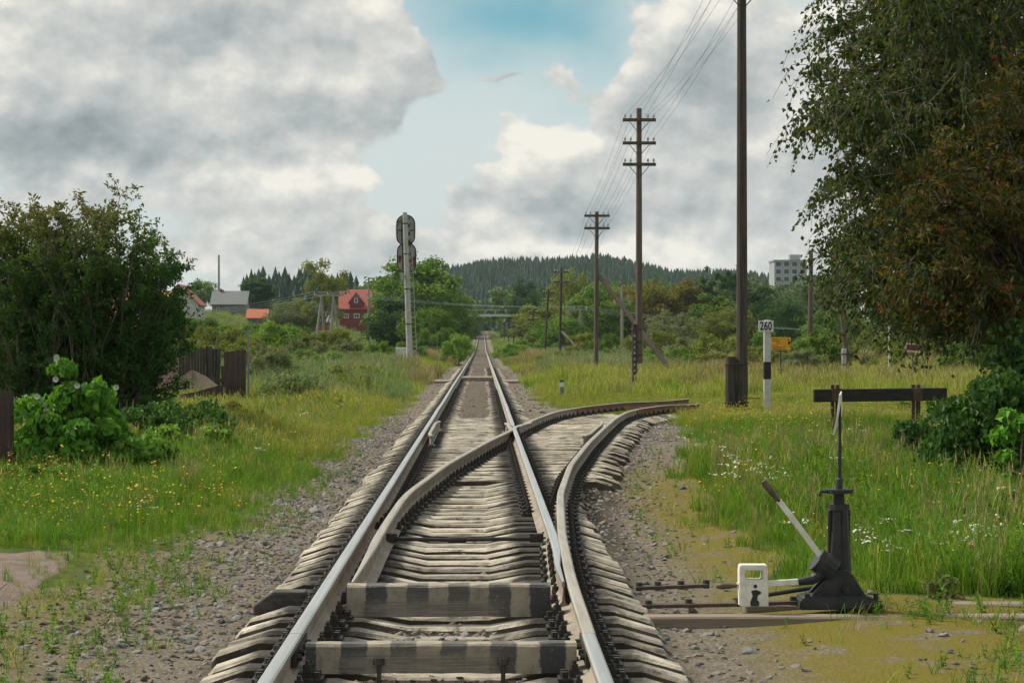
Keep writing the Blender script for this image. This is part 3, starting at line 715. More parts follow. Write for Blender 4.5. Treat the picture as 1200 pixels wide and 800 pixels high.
ok = (np.abs(x) > 2.3); x, y = x[ok], y[ok]
scatter('far_meadow', np.stack([x, y, gz(x, y)], 1), r.uniform(.5, .95, len(x)), r.uniform(0, 6.283, len(x)), far_l + far_y + far_g, r.integers(0, 9, len(x)), 'rough grass on the far slopes')
# flowers
def bloom(name, protos, n, seed, label, cond, lo, hi):
    x, y, px, r = pts_in(n, 14, 62, seed); ok = (soil(x, y) < .35) & ~in_path(x, y) & cond(x, y, r) & ~((y < 66) & (np.abs(x - divx(y)) < 1.3)); x, y = x[ok], y[ok]
    scatter(name, np.stack([x, y, gz(x, y)], 1), r.uniform(lo, hi, len(x)), r.uniform(0, 6.283, len(x)), protos, r.integers(0, 3, len(x)), label)
bloom('yarrow_flowers', yarrow, 2300, 5, 'white flower heads in the grass by the switch stand', lambda x, y, r: np.where(x > 0, (y < 40) & (r.random(len(x)) < .85 * (lump(x, y, .8, 4) > .45) * (1 - sstep(24, 36, y) * .8)), r.random(len(x)) < .05), .45, .85)
bloom('yellow_flowers', ybloom, 5200, 6, 'yellow flowers scattered through the grass', lambda x, y, r: np.where(x > 0, r.random(len(x)) < .3, (r.random(len(x)) < .8 * (lump(x, y, .6, 1) > .4)) & (y > 19) & (y < 34) & (x > -5.5) | (r.random(len(x)) < .07)), .6, 1.1)

# ballast stones
stones = []
st_m = [mat('stone_grey', (.19, .18, .165), (.28, .265, .24), 18, .9, .004, 40), mat('stone_brown', (.25, .20, .16), (.17, .135, .105), 18, .9, .004, 40), mat('stone_dark', (.075, .078, .08), (.12, .12, .12), 18, .85, .004, 40)]
for i in range(7):
    bm = bmesh.new(); bmesh.ops.create_icosphere(bm, subdivisions=1, radius=1); rr = random.Random(i)
    for v in bm.verts: v.co *= rr.uniform(.62, 1.25); v.co.z *= .62; v.co.x *= 1.25
    me = bpy.data.meshes.new('stone'); bm.to_mesh(me); bm.free(); me.materials.append(st_m[[0, 1, 0, 1, 1, 0, 2][i]]); stones.append(me)
x, y, px, r = pts_in(150000, 10.2, 58, 8, 1.1)
x2, y2, px2_, _ = pts_in(60000, 58, 150, 18, 1.0); q_ = (np.abs(x2) < 3.2); x = np.concatenate([x, x2[q_]]); y = np.concatenate([y, y2[q_]])
so = soil(x, y); dm = np.abs(x); dd = np.abs(x - divx(y))
p_ = np.where(x < -1.3, .95 * sstep(-3.3, -2.2, x) * (.4 + .6 * (lump(x, y, 1.3, 3) > .35)), np.where((x > 1.3) & (dd > 1.3), .42 * (1 - sstep(.1, .9, dd - 1.3)) + .03, .5)) * so
p_ = np.where((y > 44) & (x > 3) & (dd > 1.3), .95 * so, p_)
p_ = np.where((np.abs(x) < 1.3) & (y > 45), .2, p_); p_ = np.where((y > 58) & (np.abs(x) > 1.0), .7 * so, np.where(y > 58, .2, p_))
ok = r.random(len(x)) < p_; x, y = x[ok], y[ok]
scatter('ballast_stones', np.stack([x, y, gz(x, y) + .004], 1), (r.gamma(2.0, .0052, len(x)) + .008) * np.where(y > 58, 1.35, 1), r.uniform(0, 6.283, len(x)), stones, np.where(y > 58, r.choice([1, 4, 3, 6], len(x)), r.integers(0, 7, len(x))), 'loose grey and brown ballast stones beside the sleepers', tilt=r.uniform(-.6, .6, (len(x), 2)))

# ------------------------------------------------------------------ tree builders
def tubes_np(paths, sides=5):
    """paths: list of (pts (k,3), radii (k,)) -> V, Q"""
    V = []; Q = []; c = 0; th = np.linspace(0, 2 * math.pi, sides, endpoint=False); cs, sn = np.cos(th), np.sin(th)
    for p, rad in paths:
        p = np.asarray(p, float); d = unit(np.gradient(p, axis=0)); ref = np.where(np.abs(d[:, :1]) < .9, [[1., 0, 0]], [[0, 1., 0]]); a = unit(ref - d * (ref * d).sum(1, keepdims=True)); b = np.cross(d, a)
        ring = p[:, None] + (a[:, None] * cs[None, :, None] + b[:, None] * sn[None, :, None]) * np.asarray(rad)[:, None, None]
        V.append(ring.reshape(-1, 3)); k = len(p); i = np.arange(k - 1)[:, None] * sides + c; j = np.arange(sides)[None]
        Q.append(np.stack([i + j, i + (j + 1) % sides, i + sides + (j + 1) % sides, i + sides + j], -1).reshape(-1, 4)); c += k * sides
    return np.concatenate(V), np.concatenate(Q)
bark = mat('bark_brown', (.085, .068, .052), (.14, .115, .09), 8, .95, .01, 30, stretch=(1, 1, .25))
bark_b = mat('bark_birch', (.42, .40, .37), (.30, .28, .255), 5, .9, .006, 30, c3=(.05, .045, .04), c3scale=3, c3amt=.36, stretch=(1, 1, 2.5))
def bez(a, b, sag, n, r, wob=.04):
    t_ = np.linspace(0, 1, n)[:, None]; a = np.asarray(a, float); b = np.asarray(b, float); L = np.linalg.norm(b - a)
    p = a + (b - a) * t_ + np.array([0, 0, 1.]) * (sag * L * 4 * t_ * (1 - t_)); p[1:-1] += r.normal(size=(n - 2, 3)) * wob * L / n * 2
    return p
def crown_proto(seed, H, rx, rz, zc, ncl, nleaf, leaf, shape='round', trunk_r=.16, airy=0.0):
    """returns (crown builder data, trunk mesh). Tree of height H, crown centre zc, radii rx, rz"""
    r = np.random.default_rng(seed); C = []
    while len(C) < ncl:
        u = rdir(1, r)[0]; f = r.uniform(.25, 1.0) ** .5
        hz = u[2] * f
        k = {'round': 1.0, 'cone': 1.05 - .75 * (hz + 1) / 2, 'tall': .9 - .3 * abs(hz), 'flame': 1.0 - .45 * max(0, hz)}[shape]
        C.append([u[0] * f * rx * k, u[1] * f * rx * k, zc + u[2] * f * rz])
    C = np.array(C); rad = r.uniform(.16, .32, ncl) * min(rx, rz) * (1 - .3 * airy)
    per = r.multinomial(nleaf, rad ** 2 / (rad ** 2).sum()); ci = np.repeat(np.arange(ncl), per)
    u = rdir(nleaf, r); u[:, 2] = np.abs(u[:, 2]) * np.where(r.random(nleaf) < .62, 1, -1); q = r.random(nleaf) ** .45
    sq = np.array([1.05, 1.05, 1.0])
    P = C[ci] + u * sq * (rad[ci] * q)[:, None] + r.normal(size=(nleaf, 3)) * leaf * .5
    nr = unit(u * .8 + r.normal(size=(nleaf, 3)) * .5 + [0, 0, .45]); ax = np.cross(nr, rdir(nleaf, r)); ax[:, 2] -= .35
    L = leaf * r.uniform(.7, 1.35, nleaf); clt = r.random(ncl)
    data = (P, ax, nr, L, L * .75, np.clip(.55 * clt[ci] + .45 * r.random(nleaf), 0, 1))
    paths = []; top = np.array([r.normal() * .2, r.normal() * .2, zc + rz * .45]); tp = bez((0, 0, -.3), top, 0, 9, r, .06)
    paths.append((tp, np.linspace(trunk_r, trunk_r * .25, 9)))
    for c in C[r.permutation(ncl)[:min(ncl, 26)]]:
        k = int(np.clip((c[2] / max(top[2], .1)) * 8 * r.uniform(.45, .8), 1, 7)); paths.append((bez(tp[k], c, .05, 5, r), np.linspace(trunk_r * .38, .02, 5)))
    V, Q = tubes_np(paths, 5)
    return data, np_mesh('trunk', V, Q, bark, smooth=True)
PR = {}
def proto(key, *a, **k):
    d, tr = crown_proto(*a, **k); PR[key] = (leaf_mesh('crown', *d[:5], None, tint=d[5], seed=a[0]) if False else d, tr, a[1])
def get_crown(key, m):
    d, tr, H = PR[key]; kk = (key, m.name)
    if kk not in PR:
        PR[kk] = leaf_mesh('crown', d[0], d[1], d[2], d[3], d[4], m, tint=d[5], seed=5)
    return PR[kk]
proto('roundA', 301, 10, 4.2, 4.0, 5.8, 84, 9500, .30)
proto('roundB', 302, 10, 3.6, 4.4, 5.5, 74, 9000, .30, shape='flame')
proto('tall', 303, 12, 2.4, 5.4, 6.5, 64, 8000, .28, shape='tall')
proto('airy', 304, 12, 3.6, 3.9, 7.8, 34, 4200, .24, airy=.7)
proto('willow', 305, 5, 3.4, 2.6, 2.4, 64, 8000, .20)
proto('bushA', 306, 3, 2.0, 1.5, 1.35, 40, 6000, .13, trunk_r=.05)
proto('bushB', 307, 3, 2.6, 1.4, 1.2, 44, 6500, .13, trunk_r=.05)
proto('pine', 308, 12, 1.8, 2.6, 9.3, 20, 3000, .22, trunk_r=.2)

mid = leafmat('leaf_mid_green', [(0.076, 0.150, 0.024), (0.110, 0.194, 0.030), (0.160, 0.230, 0.043)])
brt = leafmat('leaf_bright_green', [(0.105, 0.202, 0.030), (0.149, 0.250, 0.042), (0.208, 0.281, 0.052)])
drk = leafmat('leaf_dark_green', [(0.033, 0.076, 0.021), (0.045, 0.098, 0.024), (0.068, 0.118, 0.030)])
gld = leafmat('leaf_golden', [(.120, .130, .022), (.180, .145, .024), (.130, .140, .026)])
gry = leafmat('leaf_grey_willow', [(0.120, 0.162, 0.066), (0.168, 0.198, 0.096), (0.204, 0.222, 0.114)])
olv = leafmat('leaf_olive', [(0.127, 0.156, 0.033), (0.171, 0.195, 0.042), (0.223, 0.227, 0.052)])
redm = leafmat('leaf_red_tinged', [(.07, .10, .02), (.13, .085, .025), (.20, .055, .025)])
TREES = {'mid': mid, 'brt': brt, 'drk': drk, 'gld': gld, 'gry': gry, 'olv': olv, 'red': redm}
def place_tree(key, px, top_y, d, wpx, m, label, name='broadleaf_tree', cat='tree', group=None, z=None, rz=None):
    H = PR[key][2]; X = GX(px, d); gzv = float(gz(X, d)) if z is None else z
    ht = CZ + (VY - top_y) / F * d - gzv
    d_, tr, _ = PR[key]; top = float(np.percentile(d_[0][:, 2], 99.5)); wid = float(np.percentile(np.abs(d_[0][:, 0]), 98)) * 2
    sz = ht / top; sx = wpx * d / F / wid
    e_ = empty(name, (X, d, gzv), random.uniform(0, 6.28) if rz is None else rz); e_.scale = (sx, sx, sz)
    link('trunk', tr, e_); link('crown', get_crown(key, TREES[m]), e_)
    return tag(e_, label, cat, group)

# distant broadleaf trees: prototype, centre px, top py, distance, width px, colour, label
LT = 'trees left of the track'; RT = 'trees right of the track'
for row in [
    ('roundB', 486, 301, 265, 92, 'mid', 'tallest dark green tree right behind the signal mast', LT),
    ('roundA', 466, 322, 300, 56, 'mid', 'green tree between the red roofed house and the signal mast', LT),
    ('roundA', 520, 338, 300, 66, 'mid', 'rounded green tree just right of the signal mast', LT),
    ('roundB', 536, 372, 360, 34, 'olv', 'smaller olive tree leaning over the left side of the far track', LT),
    ('airy', 380, 305, 300, 58, 'olv', 'tall airy tree with see-through crown left of the red roofed house', LT),
    ('roundA', 345, 352, 310, 62, 'gry', 'rounded grey green willow between grey cottage and red roofed house', LT),
    ('tall', 300, 326, 430, 34, 'drk', 'dark narrow tree just right of the grey cottage', LT),
    ('roundA', 239, 329, 450, 40, 'mid', 'round green tree behind the left end of the grey cottage', LT),
    ('roundB', 462, 345, 245, 60, 'drk', 'broad dark tree at the foot of the signal mast trees', LT),
    ('roundA', 500, 362, 230, 64, 'mid', 'bushy green tree low behind the signal mast ladder', LT),
    ('roundB', 614, 330, 480, 32, 'drk', 'dark pointed tree right of the far end of the track', RT),
    ('roundA', 640, 340, 430, 54, 'drk', 'dark broad tree behind the small telegraph poles', RT),
    ('roundB', 634, 357, 330, 58, 'olv', 'light olive tree nearest the far track on its right', RT),
    ('roundA', 668, 319, 340, 52, 'olv', 'brownish green tree topping the right tree line by a telegraph pole', RT),
    ('roundB', 700, 335, 290, 66, 'brt', 'bright green tree behind the strutted telegraph pole', RT),
    ('roundA', 655, 372, 250, 60, 'mid', 'green tree around the wooden power frame on the right', RT),
    ('tall', 728, 358, 320, 30, 'drk', 'dark slim tree behind the pale concrete pole', RT),
    ('roundA', 768, 333, 330, 74, 'gld', 'golden brown tree right of the three armed telegraph pole', RT),
    ('roundB', 808, 330, 330, 70, 'gld', 'wider golden tree left of the tall pine', RT),
    ('roundA', 742, 338, 360, 60, 'gld', 'golden tree partly behind the three armed telegraph pole', RT),
    ('willow', 790, 366, 240, 74, 'gry', 'silver green willow with drooping crown in the right middle distance', RT),
    ('pine', 836, 313, 330, 26, 'drk', 'tall bare stemmed pine with small dark top', RT),
    ('pine', 862, 310, 345, 20, 'drk', 'thin pine half hidden by the tall dark pole', RT),
    ('tall', 838, 345, 270, 46, 'mid', 'upright green tree below the tall pine', RT),
    ('roundB', 880, 335, 300, 60, 'drk', 'dark tree just right of the tall dark pole', RT),
    ('roundA', 852, 362, 230, 66, 'olv', 'olive tree directly left of the tall dark pole', RT),
    ('roundA', 925, 352, 280, 60, 'drk', 'dark tree above the yellow notice', RT),
    ('roundA', 985, 362, 250, 80, 'mid', 'green tree seen under the birch branches', RT),
    ('roundB', 1075, 362, 260, 80, 'mid', 'green tree behind the red and white board', RT),
    ('roundA', 1150, 352, 250, 90, 'drk', 'dark tree at the right edge behind the rowan', RT),
    ('roundA', 200, 372, 250, 60, 'mid', 'green tree behind the plank fence on the left', LT),
    ('roundB', 60, 340, 280, 80, 'drk', 'dark tree behind the pink house', LT),
]:
    key, px, ty, d, wpx, m, lab, grp = row
    place_tree(key, px, ty, d, wpx, m, lab, name='pine_tree' if key == 'pine' else 'willow_tree' if m == 'gry' else 'broadleaf_tree', group=grp)
# bushes
LB = 'bushes left of the track'; RBU = 'bushes right of the track'
for key, px, ty, d, wpx, m, lab, grp in [
    ('bushB', 260, 383, 130, 90, 'olv', 'olive bush rising behind the brown metal fence sheet', LB),
    ('bushA', 322, 378, 150, 74, 'brt', 'bright green bush right of the plank fence posts', LB),
    ('bushB', 300, 402, 95, 60, 'gry', 'pale grey green bush beside the brown metal fence sheet', LB),
    ('bushB', 352, 398, 125, 64, 'gry', 'grey green bush in the middle of the left meadow', LB),
    ('bushA', 395, 385, 190, 60, 'olv', 'olive bush under the left wooden power frame', LB),
    ('bushB', 418, 402, 150, 70, 'olv', 'low wide bush left of the signal mast', LB),
    ('bushA', 240, 372, 220, 70, 'mid', 'green bush below the grey cottage', LB),
    ('bushA', 343, 380, 240, 56, 'mid', 'green bush between cottage and power frame', LB),
    ('bushA', 447, 400, 137, 40, 'brt', 'yellow green bush just left of the signal mast foot', LB),
    ('bushB', 456, 424, 122, 50, 'red', 'red tinged bush at the foot of the signal mast', LB),
    ('bushA', 536, 392, 170, 46, 'brt', 'bright bush close to the left rail in the distance', LB),
    ('bushB', 512, 385, 220, 60, 'mid', 'green bush behind the bright bush by the left rail', LB),
    ('bushA', 600, 402, 200, 44, 'brt', 'bright bush close to the right rail in the distance', RBU),
    ('bushB', 628, 398, 230, 56, 'mid', 'green bush among the small far telegraph poles', RBU),
    ('bushA', 686, 390, 170, 50, 'olv', 'olive bush beside the leaning strut of the far pole', RBU),
    ('bushB', 722, 392, 165, 66, 'mid', 'green bush behind the strutted telegraph pole', RBU),
    ('bushB', 765, 388, 150, 70, 'olv', 'olive bush right of the three armed telegraph pole', RBU),
    ('bushA', 808, 396, 130, 60, 'gry', 'grey green bush where the long strut meets the ground', RBU),
    ('bushB', 845, 392, 125, 76, 'olv', 'wide olive bush left of the tall dark pole', RBU),
    ('bushB', 905, 388, 120, 90, 'mid', 'green bush behind the number post', RBU),
    ('bushA', 960, 392, 110, 66, 'brt', 'bright bush between the two far wooden poles', RBU),
    ('bushB', 1015, 388, 115, 90, 'olv', 'olive bush behind the thin white post', RBU),
    ('bushB', 1085, 392, 110, 90, 'olv', 'olive bush behind the tilted red and white board', RBU),
    ('bushA', 1140, 395, 100, 70, 'mid', 'green bush far behind the beam barrier at right', RBU),
    ('bushA', 700, 446, 83, 26, 'brt', 'small bright bush near the foot of the three armed pole', RBU),
    ('bushA', 1062, 470, 58, 34, 'mid', 'little bush behind the beam barrier', RBU),
    ('bushB', 150, 420, 75, 120, 'mid', 'green bush in front of the pink house wall', LB),
    ('bushB', 285, 396, 105, 90, 'olv', 'olive bush just above the tall brown fence sheet', LB),
    ('bushA', 318, 408, 88, 66, 'gry', 'pale leafy bush right of the steel fence post', LB),
    ('bushB', 372, 410, 112, 80, 'brt', 'wide bright bush in the left meadow below the power frame', LB),
    ('bushA', 405, 398, 135, 54, 'gry', 'grey green bush below the red roofed house', LB),
    ('bushB', 432, 412, 120, 66, 'olv', 'low olive bush left of the red tinged bush', LB),
    ('bushA', 345, 388, 165, 70, 'olv', 'rounded olive bush below the grey green willow', LB),
    ('bushB', 290, 380, 190, 90, 'mid', 'wide green bush below the orange roofed shed', LB),
    ('bushB', 225, 390, 110, 80, 'olv', 'olive bush behind the dark plank fence', LB),
    ('bushA', 384, 392, 210, 60, 'mid', 'green bush at the feet of the left power frame', LB),
    ('bushA', 480, 400, 175, 50, 'mid', 'green bush right behind the signal mast foot', LB),
    ('bushB', 655, 412, 140, 50, 'olv', 'low olive bush left of the strutted telegraph pole', RBU),
    ('bushB', 780, 408, 115, 80, 'brt', 'bright low bush behind the foot of the long strut', RBU),
    ('bushB', 880, 405, 112, 90, 'olv', 'low olive bush behind the tall dark pole', RBU),
    ('bushA', 940, 410, 100, 60, 'gry', 'grey green bush right of the yellow notice', RBU),
]:
    place_tree(key, px, ty, d, wpx, m, lab, name='bush', cat='bush', group=grp)

# ------------------------------------------------------------------ spruce forest on the hill (one far mass)
r = np.random.default_rng(77)
def spruce(seed, m):
    q = np.random.default_rng(seed); V = []; T = []; c = 0; n = 9; lay = 7
    for k in range(lay):
        z0 = .12 + .80 * k / lay; z1 = min(1.0, z0 + .26); rad = .19 * (1 - .92 * (z0 - .1)) * q.uniform(.75, 1.2)
        ph = q.uniform(0, 6.28); V.append((0, 0, z1)); 
        for j in range(n):
            a = ph + 6.283 * j / n; rr = rad * (q.uniform(.8, 1.2) if j % 2 else q.uniform(.5, .75)); V.append((rr * math.cos(a), rr * math.sin(a), z0 + q.uniform(-.02, .02)))
        T += [(c, c + 1 + j, c + 1 + (j + 1) % n) for j in range(n)]; c += n + 1
    nT = len(T); return np_mesh('spruce', np.array(V), np.array(T), m, {'rnd': q.random(nT), 'tint': np.full(nT, q.random())})
spm = leafmat('spruce_needles', [(0.024, 0.054, 0.024), (0.033, 0.069, 0.030), (0.051, 0.087, 0.033)], trans=.05, var=.25)
sps = [spruce(i, spm) for i in range(6)]
n = 13000; y = r.uniform(1000, 1570, n); px = r.uniform(380, 1300, n); x = GX(px, y); hh = r.uniform(7, 13.5, n)
scatter('spruce_forest', np.stack([x, y, gz(x, y) - 1], 1), np.stack([hh * .95, hh * .95, hh], 1), r.uniform(0, 6.28, n), sps, r.integers(0, 6, n), 'dark spruce forest covering the far hill')
n = 230; y = r.uniform(620, 760, n); px = np.concatenate([r.uniform(285, 360, 130), r.uniform(360, 420, 100)]); x = GX(px, y); hh = r.uniform(6, 15, n)
scatter('far_spruces', np.stack([x, y, gz(x, y) - 1], 1), np.stack([hh, hh, hh], 1), r.uniform(0, 6.28, n), sps, r.integers(0, 6, n), 'dark spruces on the left skyline behind the houses')
n = 1500; y = r.uniform(560, 980, n); px = np.where(r.random(n) < .25, r.uniform(440, 545, n), r.uniform(597, 1250, n)); x = GX(px, y); hh = r.uniform(7, 14, n)
blob_m = leafmat('far_wood_leaf', [(0.056, 0.110, 0.025), (0.084, 0.140, 0.028), (0.126, 0.154, 0.035)])
far_tr = [leaf_mesh('far_tree', *crown_proto(330 + i, 1, .42, .46, .5, 24, 900, .085)[0][:5], blob_m, seed=i) for i in range(3)]
scatter('far_wood', np.stack([x, y, gz(x, y) - .5], 1), np.stack([hh, hh, hh], 1), r.uniform(0, 6.28, n), far_tr + sps[:1], r.choice([0, 1, 2, 2, 3], n), 'mixed wood filling the valley below the hill')

# ------------------------------------------------------------------ telegraph line
wood_p = mat('pole_wood', (.085, .066, .052), (.14, .112, .088), 6, .9, .006, 40, stretch=(3, 3, .15), c3=(.05, .038, .03), c3scale=2, c3amt=.4)
wood_d = mat('pole_wood_dark', (.045, .036, .03), (.08, .064, .052), 6, .9, .006, 40, stretch=(3, 3, .15))
arm_m = mat('crossarm_wood', (.07, .055, .042), (.11, .09, .07), 9, .9, .003, 40)
porc = mat('insulator', (.42, .42, .40), (.30, .30, .29), 20, .35)
iron = mat('dark_iron', (.04, .037, .034), (.07, .055, .045), 12, .65, .002, 50)
conc = mat('post_concrete', (.44, .42, .375), (.34, .32, .28), 6, .9, .004, 40, c3=(.22, .2, .17), c3scale=2.5, c3amt=.35)
wire_m = mat('wire_metal', (.07, .072, .075), (.10, .10, .10), 5, .6)
INS = (-.50, -.30, .30, .50)
ATT = []     # attachment points per pole: list of arms, each four points
def telegraph(px0, px1, d, topy, r0, arms, label, strut=None, stub=None, dm=wood_p, braces=True):
    X0, X1 = GX(px0, d), GX(px1, d); z0 = float(gz(X0, d)); zt = CZ + (VY - topy) / F * d
    lean = lambda z: X0 + (X1 - X0) * (z - z0) / (zt - z0)
    e_ = empty('telegraph_pole', (X0, d, z0)); L = lambda p: (p[0] - X0, p[1] - d, p[2] - z0)
    zb = z0 - .4 if not stub else z0 + stub[3]
    mb = MB(); zs = np.linspace(zb, zt, 7); mb.tube([L((lean(z), d, z)) for z in zs], list(np.linspace(r0, r0 * .72, 7)), 12); mb.build('pole', dm, e_, smooth=False)
    att = []
    for ay in arms:
        z = CZ + (VY - ay) / F * d; x = lean(z); yf = d - r0 * .9 - .045
        mb = MB(); mb.box(L((x, yf, z)), (1.15, .085, .11)); mb.build('crossarm', arm_m, e_)
        pts = []
        for q in INS:
            mb = MB(); mb.tube([L((x + q, yf, z + .05)), L((x + q, yf, z + .13))], .012, 6); mb.tube([L((x + q, yf, z + .10)), L((x + q, yf, z + .15)), L((x + q, yf, z + .19)), L((x + q, yf, z + .21))], [.045, .04, .028, .012], 8, mi=1)
            mb.build('insulator', [iron, porc], e_); pts.append((x + q, yf, z + .175))
        if braces:
            mb = MB()
            for s_ in (-1, 1): mb.tube([L((x + s_ * .34, yf + .05, z - .06)), L((x + s_ * .05, yf + .06, z - .40))], .013, 5)
            mb.build('brace', iron, e_)
        att.append(pts)
    if strut:
        (sx, sy), (bx, by), bd = strut; p = Vector((GX(sx, d), d, CZ + (VY - sy) / F * d)); q = Vector((GX(bx, bd), bd, CZ + (VY - by) / F * bd - .3))
        mb = MB(); mb.tube([L(p), L(p * .5 + q * .5), L(q)], [.10, .11, .125], 10); mb.build('strut', wood_p, e_)
    if stub:
        sx, sd, ztop, _, sr, sm = stub; x = GX(sx, d)
        mb = MB(); mb.tube([L((x, d + sd, z0 - .4)), L((x, d + sd, z0 + ztop * .5)), L((x, d + sd, z0 + ztop))], [sr * 1.03, sr, sr * .97], 12); mb.build('stub_post', sm, e_)
        for f in ((.22, .88) if stub[3] < .2 else (.55, .75, .93)):
            zz = ztop * f; cx_ = (x + lean(z0 + zz)) / 2 - X0; hw = abs(x - X0) / 2 + max(sr, r0) + .012; hd = max(sr, r0) + .015
            ring = [(cx_ + hw * math.cos(a) * (1.0 if abs(math.cos(a)) > .3 else 1), sd / 2 + hd * math.copysign(min(1, abs(math.sin(a)) * 1.6), math.sin(a)), zz) for a in np.linspace(0, 2 * math.pi, 25)]
            mb = MB(); mb.tube(ring, .014, 5, cap=False); mb.build('wire_band', iron, e_)
    ATT.append(att); return tag(e_, label, 'pole', 'telegraph poles right of the track')
p1 = telegraph(870, 869.5, 56, -75, .145, (-10, -36, -62), 'tallest dark pole strapped to a short stub, leaving the top of frame', stub=(856.5, .0, 1.43, -.4, .135, wood_d), dm=wood_d)
mb = MB(); mb.tube([(.1, -.16, .42), (.42, -.17, .43)], .012, 5); mb.build('step_bolt', iron, p1)
telegraph(749, 749, 80, 127, .125, (141, 168, 193), 'telegraph pole with three crossarms, hung on a notched steel stub', stub=(743.5, -.05, 2.35, 1.0, .10, mat('stub_dark', (.05, .04, .034), (.09, .072, .06), 8, .9, .003, 40)), dm=wood_p)
telegraph(698.5, 699.5, 104, 248, .115, (253, 267.5), 'telegraph pole with two crossarms and the longest slanted strut', strut=((702, 323), (797, 440), 101))
telegraph(656, 658, 171, 314, .115, (319, 330.5), 'thin telegraph pole with two crossarms and a short strut', strut=((658, 388), (706, 433), 166), dm=wood_d)
telegraph(638, 643, 218, 339, .115, (343, 352), 'leaning telegraph pole with white insulators on two crossarms', dm=wood_d)
telegraph(624, 625, 268, 363, .115, (366, 374), 'far dark telegraph pole left of the leaning one', dm=wood_d)
telegraph(611.5, 612, 333, 370, .115, (373, 380), 'far telegraph pole third from the end of the line', dm=wood_d)
telegraph(602, 602, 400, 374, .12, (376, 382), 'far telegraph pole second from the end of the line', dm=wood_d)
telegraph(596, 596.5, 455, 377, .12, (379, 384), 'last visible telegraph pole nearest the far track', dm=wood_d)
telegraph(591, 591, 520, 380, .12, (381, 386), 'tiny telegraph pole beside the vanishing rails', dm=wood_d)
mb = MB()
for q in range(9): mb.box((GX(743.5, 80) - GX(749, 80), -.155, .35 + q * .2), (.045, .012, .07))
mb.build('notch_marks', mat('pale_marks', (.5, .47, .42), (.4, .37, .33), 9, .9), [o for o in bpy.data.objects if o.name.startswith('telegraph_pole')][1])
for j in range(2):
    for q in range(4):
        path = []
        a0 = ATT[0][j][q]; start = (a0[0] + .4, 6.0, a0[2] + .3); pts = [start] + [a[j][q] for a in ATT]
        for p, s_ in zip(pts[:-1], pts[1:]):
            L = math.dist(p, s_); sag = .00022 * L * L + .1
            for k in range(8):
                f = k / 8; path.append((p[0] + (s_[0] - p[0]) * f, p[1] + (s_[1] - p[1]) * f, p[2] + (s_[2] - p[2]) * f - sag * 4 * f * (1 - f)))
        path.append(pts[-1]); mb = MB(); mb.tube(path, .0042, 4); tag(mb.build('telegraph_wire', wire_m), 'thin telegraph wire strung along the poles on the right', 'wire', 'telegraph wires')
# ------------------------------------------------------------------ power line crossing the railway
pale_w = mat('weathered_pole', (.30, .275, .235), (.22, .2, .17), 6, .9, .004, 30, stretch=(3, 3, .2))
def frame_tower(px, d, topy, wid, label):
    X = GX(px, d); z0 = float(gz(X, d)); zt = CZ + (VY - topy) / F * d - z0; e_ = empty('power_pylon', (X, d, z0)); sp = wid * .4
    for sx in (-1, 1):
        for q in (-1, 1):
            mb = MB(); mb.tube([(sx * sp + q * 0.55, q * 1.1, -.3), (sx * sp * .8, q * .12, zt)], [.14, .10], 8); mb.build('leg', pale_w, e_)
    for zf, l in ((.42, 1.1), (.72, .9)):
        mb = MB(); mb.tube([(-sp * l - .4, 0, zt * zf), (sp * l + .4, 0, zt * zf)], .07, 6); mb.build('brace', pale_w, e_)
    mb = MB(); mb.box((0, 0, zt), (wid * 1.5, .16, .18)); mb.build('crossarm', pale_w, e_)
    for q in (-.7, 0, .7):
        mb = MB(); mb.tube([(q * wid, 0, zt + .08), (q * wid, 0, zt + .42)], [.07, .05], 6); mb.build('insulator', porc, e_)
    tag(e_, label, 'power frame', 'wooden frames of the crossing power line'); return [(X + q * wid, d, z0 + zt + .4) for q in (-.7, 0, .7)]
fa = frame_tower(384, 236, 346, 1.9, 'A-shaped wooden power frame in the left meadow before the airy tree')
fb = frame_tower(673, 250, 363, 1.9, 'A-shaped wooden power frame among the trees on the right')
fc = [(GX(1010, 255) + q, 255, CZ + (VY - 388) / F * 255) for q in (-1.3, 0, 1.3)]
fl0 = [(GX(120, 222) + q, 222, CZ + (VY - 376) / F * 222) for q in (-1.3, 0, 1.3)]
for q in range(3):
    path = []; pts = [fl0[q], fa[q], fb[q], fc[q]]
    for p, s_ in zip(pts[:-1], pts[1:]):
        for k in range(14):
            f = k / 14; path.append((p[0] + (s_[0] - p[0]) * f, p[1] + (s_[1] - p[1]) * f, p[2] + (s_[2] - p[2]) * f - .55 * 4 * f * (1 - f)))
    path.append(pts[-1]); mb = MB(); mb.tube(path, .011, 4); tag(mb.build('power_wire', mat('wire_pale', (.45, .46, .46), (.4, .4, .4), 5, .5)), 'pale power wire crossing high over the railway', 'wire', 'power wires over the track')
def plain_pole(px0, d, topy, r0, m, label, arms=(), name='utility_pole'):
    X = GX(px0, d); z0 = float(gz(X, d)); zt = CZ + (VY - topy) / F * d - z0; e_ = empty(name, (X, d, z0))
    mb = MB(); mb.tube([(0, 0, -.3), (0, 0, zt * .5), (0, 0, zt)], [r0, r0 * .88, r0 * .75], 10); mb.build('pole', m, e_)
    for ay, w_ in arms:
        z = CZ + (VY - ay) / F * d - z0; mb = MB(); mb.box((0, -r0 - .04, z), (w_, .08, .1)); mb.build('crossarm', m, e_)
        for q in (-.42, .42):
            mb = MB(); mb.tube([(q * w_, -r0 - .04, z + .04), (q * w_, -r0 - .04, z + .3)], [.05, .04], 6); mb.build('insulator', porc, e_)
    return tag(e_, label, 'pole')
plain_pole(729, 200, 334, .13, pale_w, 'pale concrete pole with small crossarms right of the strutted pole', ((350, 1.2), (356, 1.5)))
plain_pole(432, 262, 325, .12, pale_w, 'bare pale pole standing right of the red roofed house')
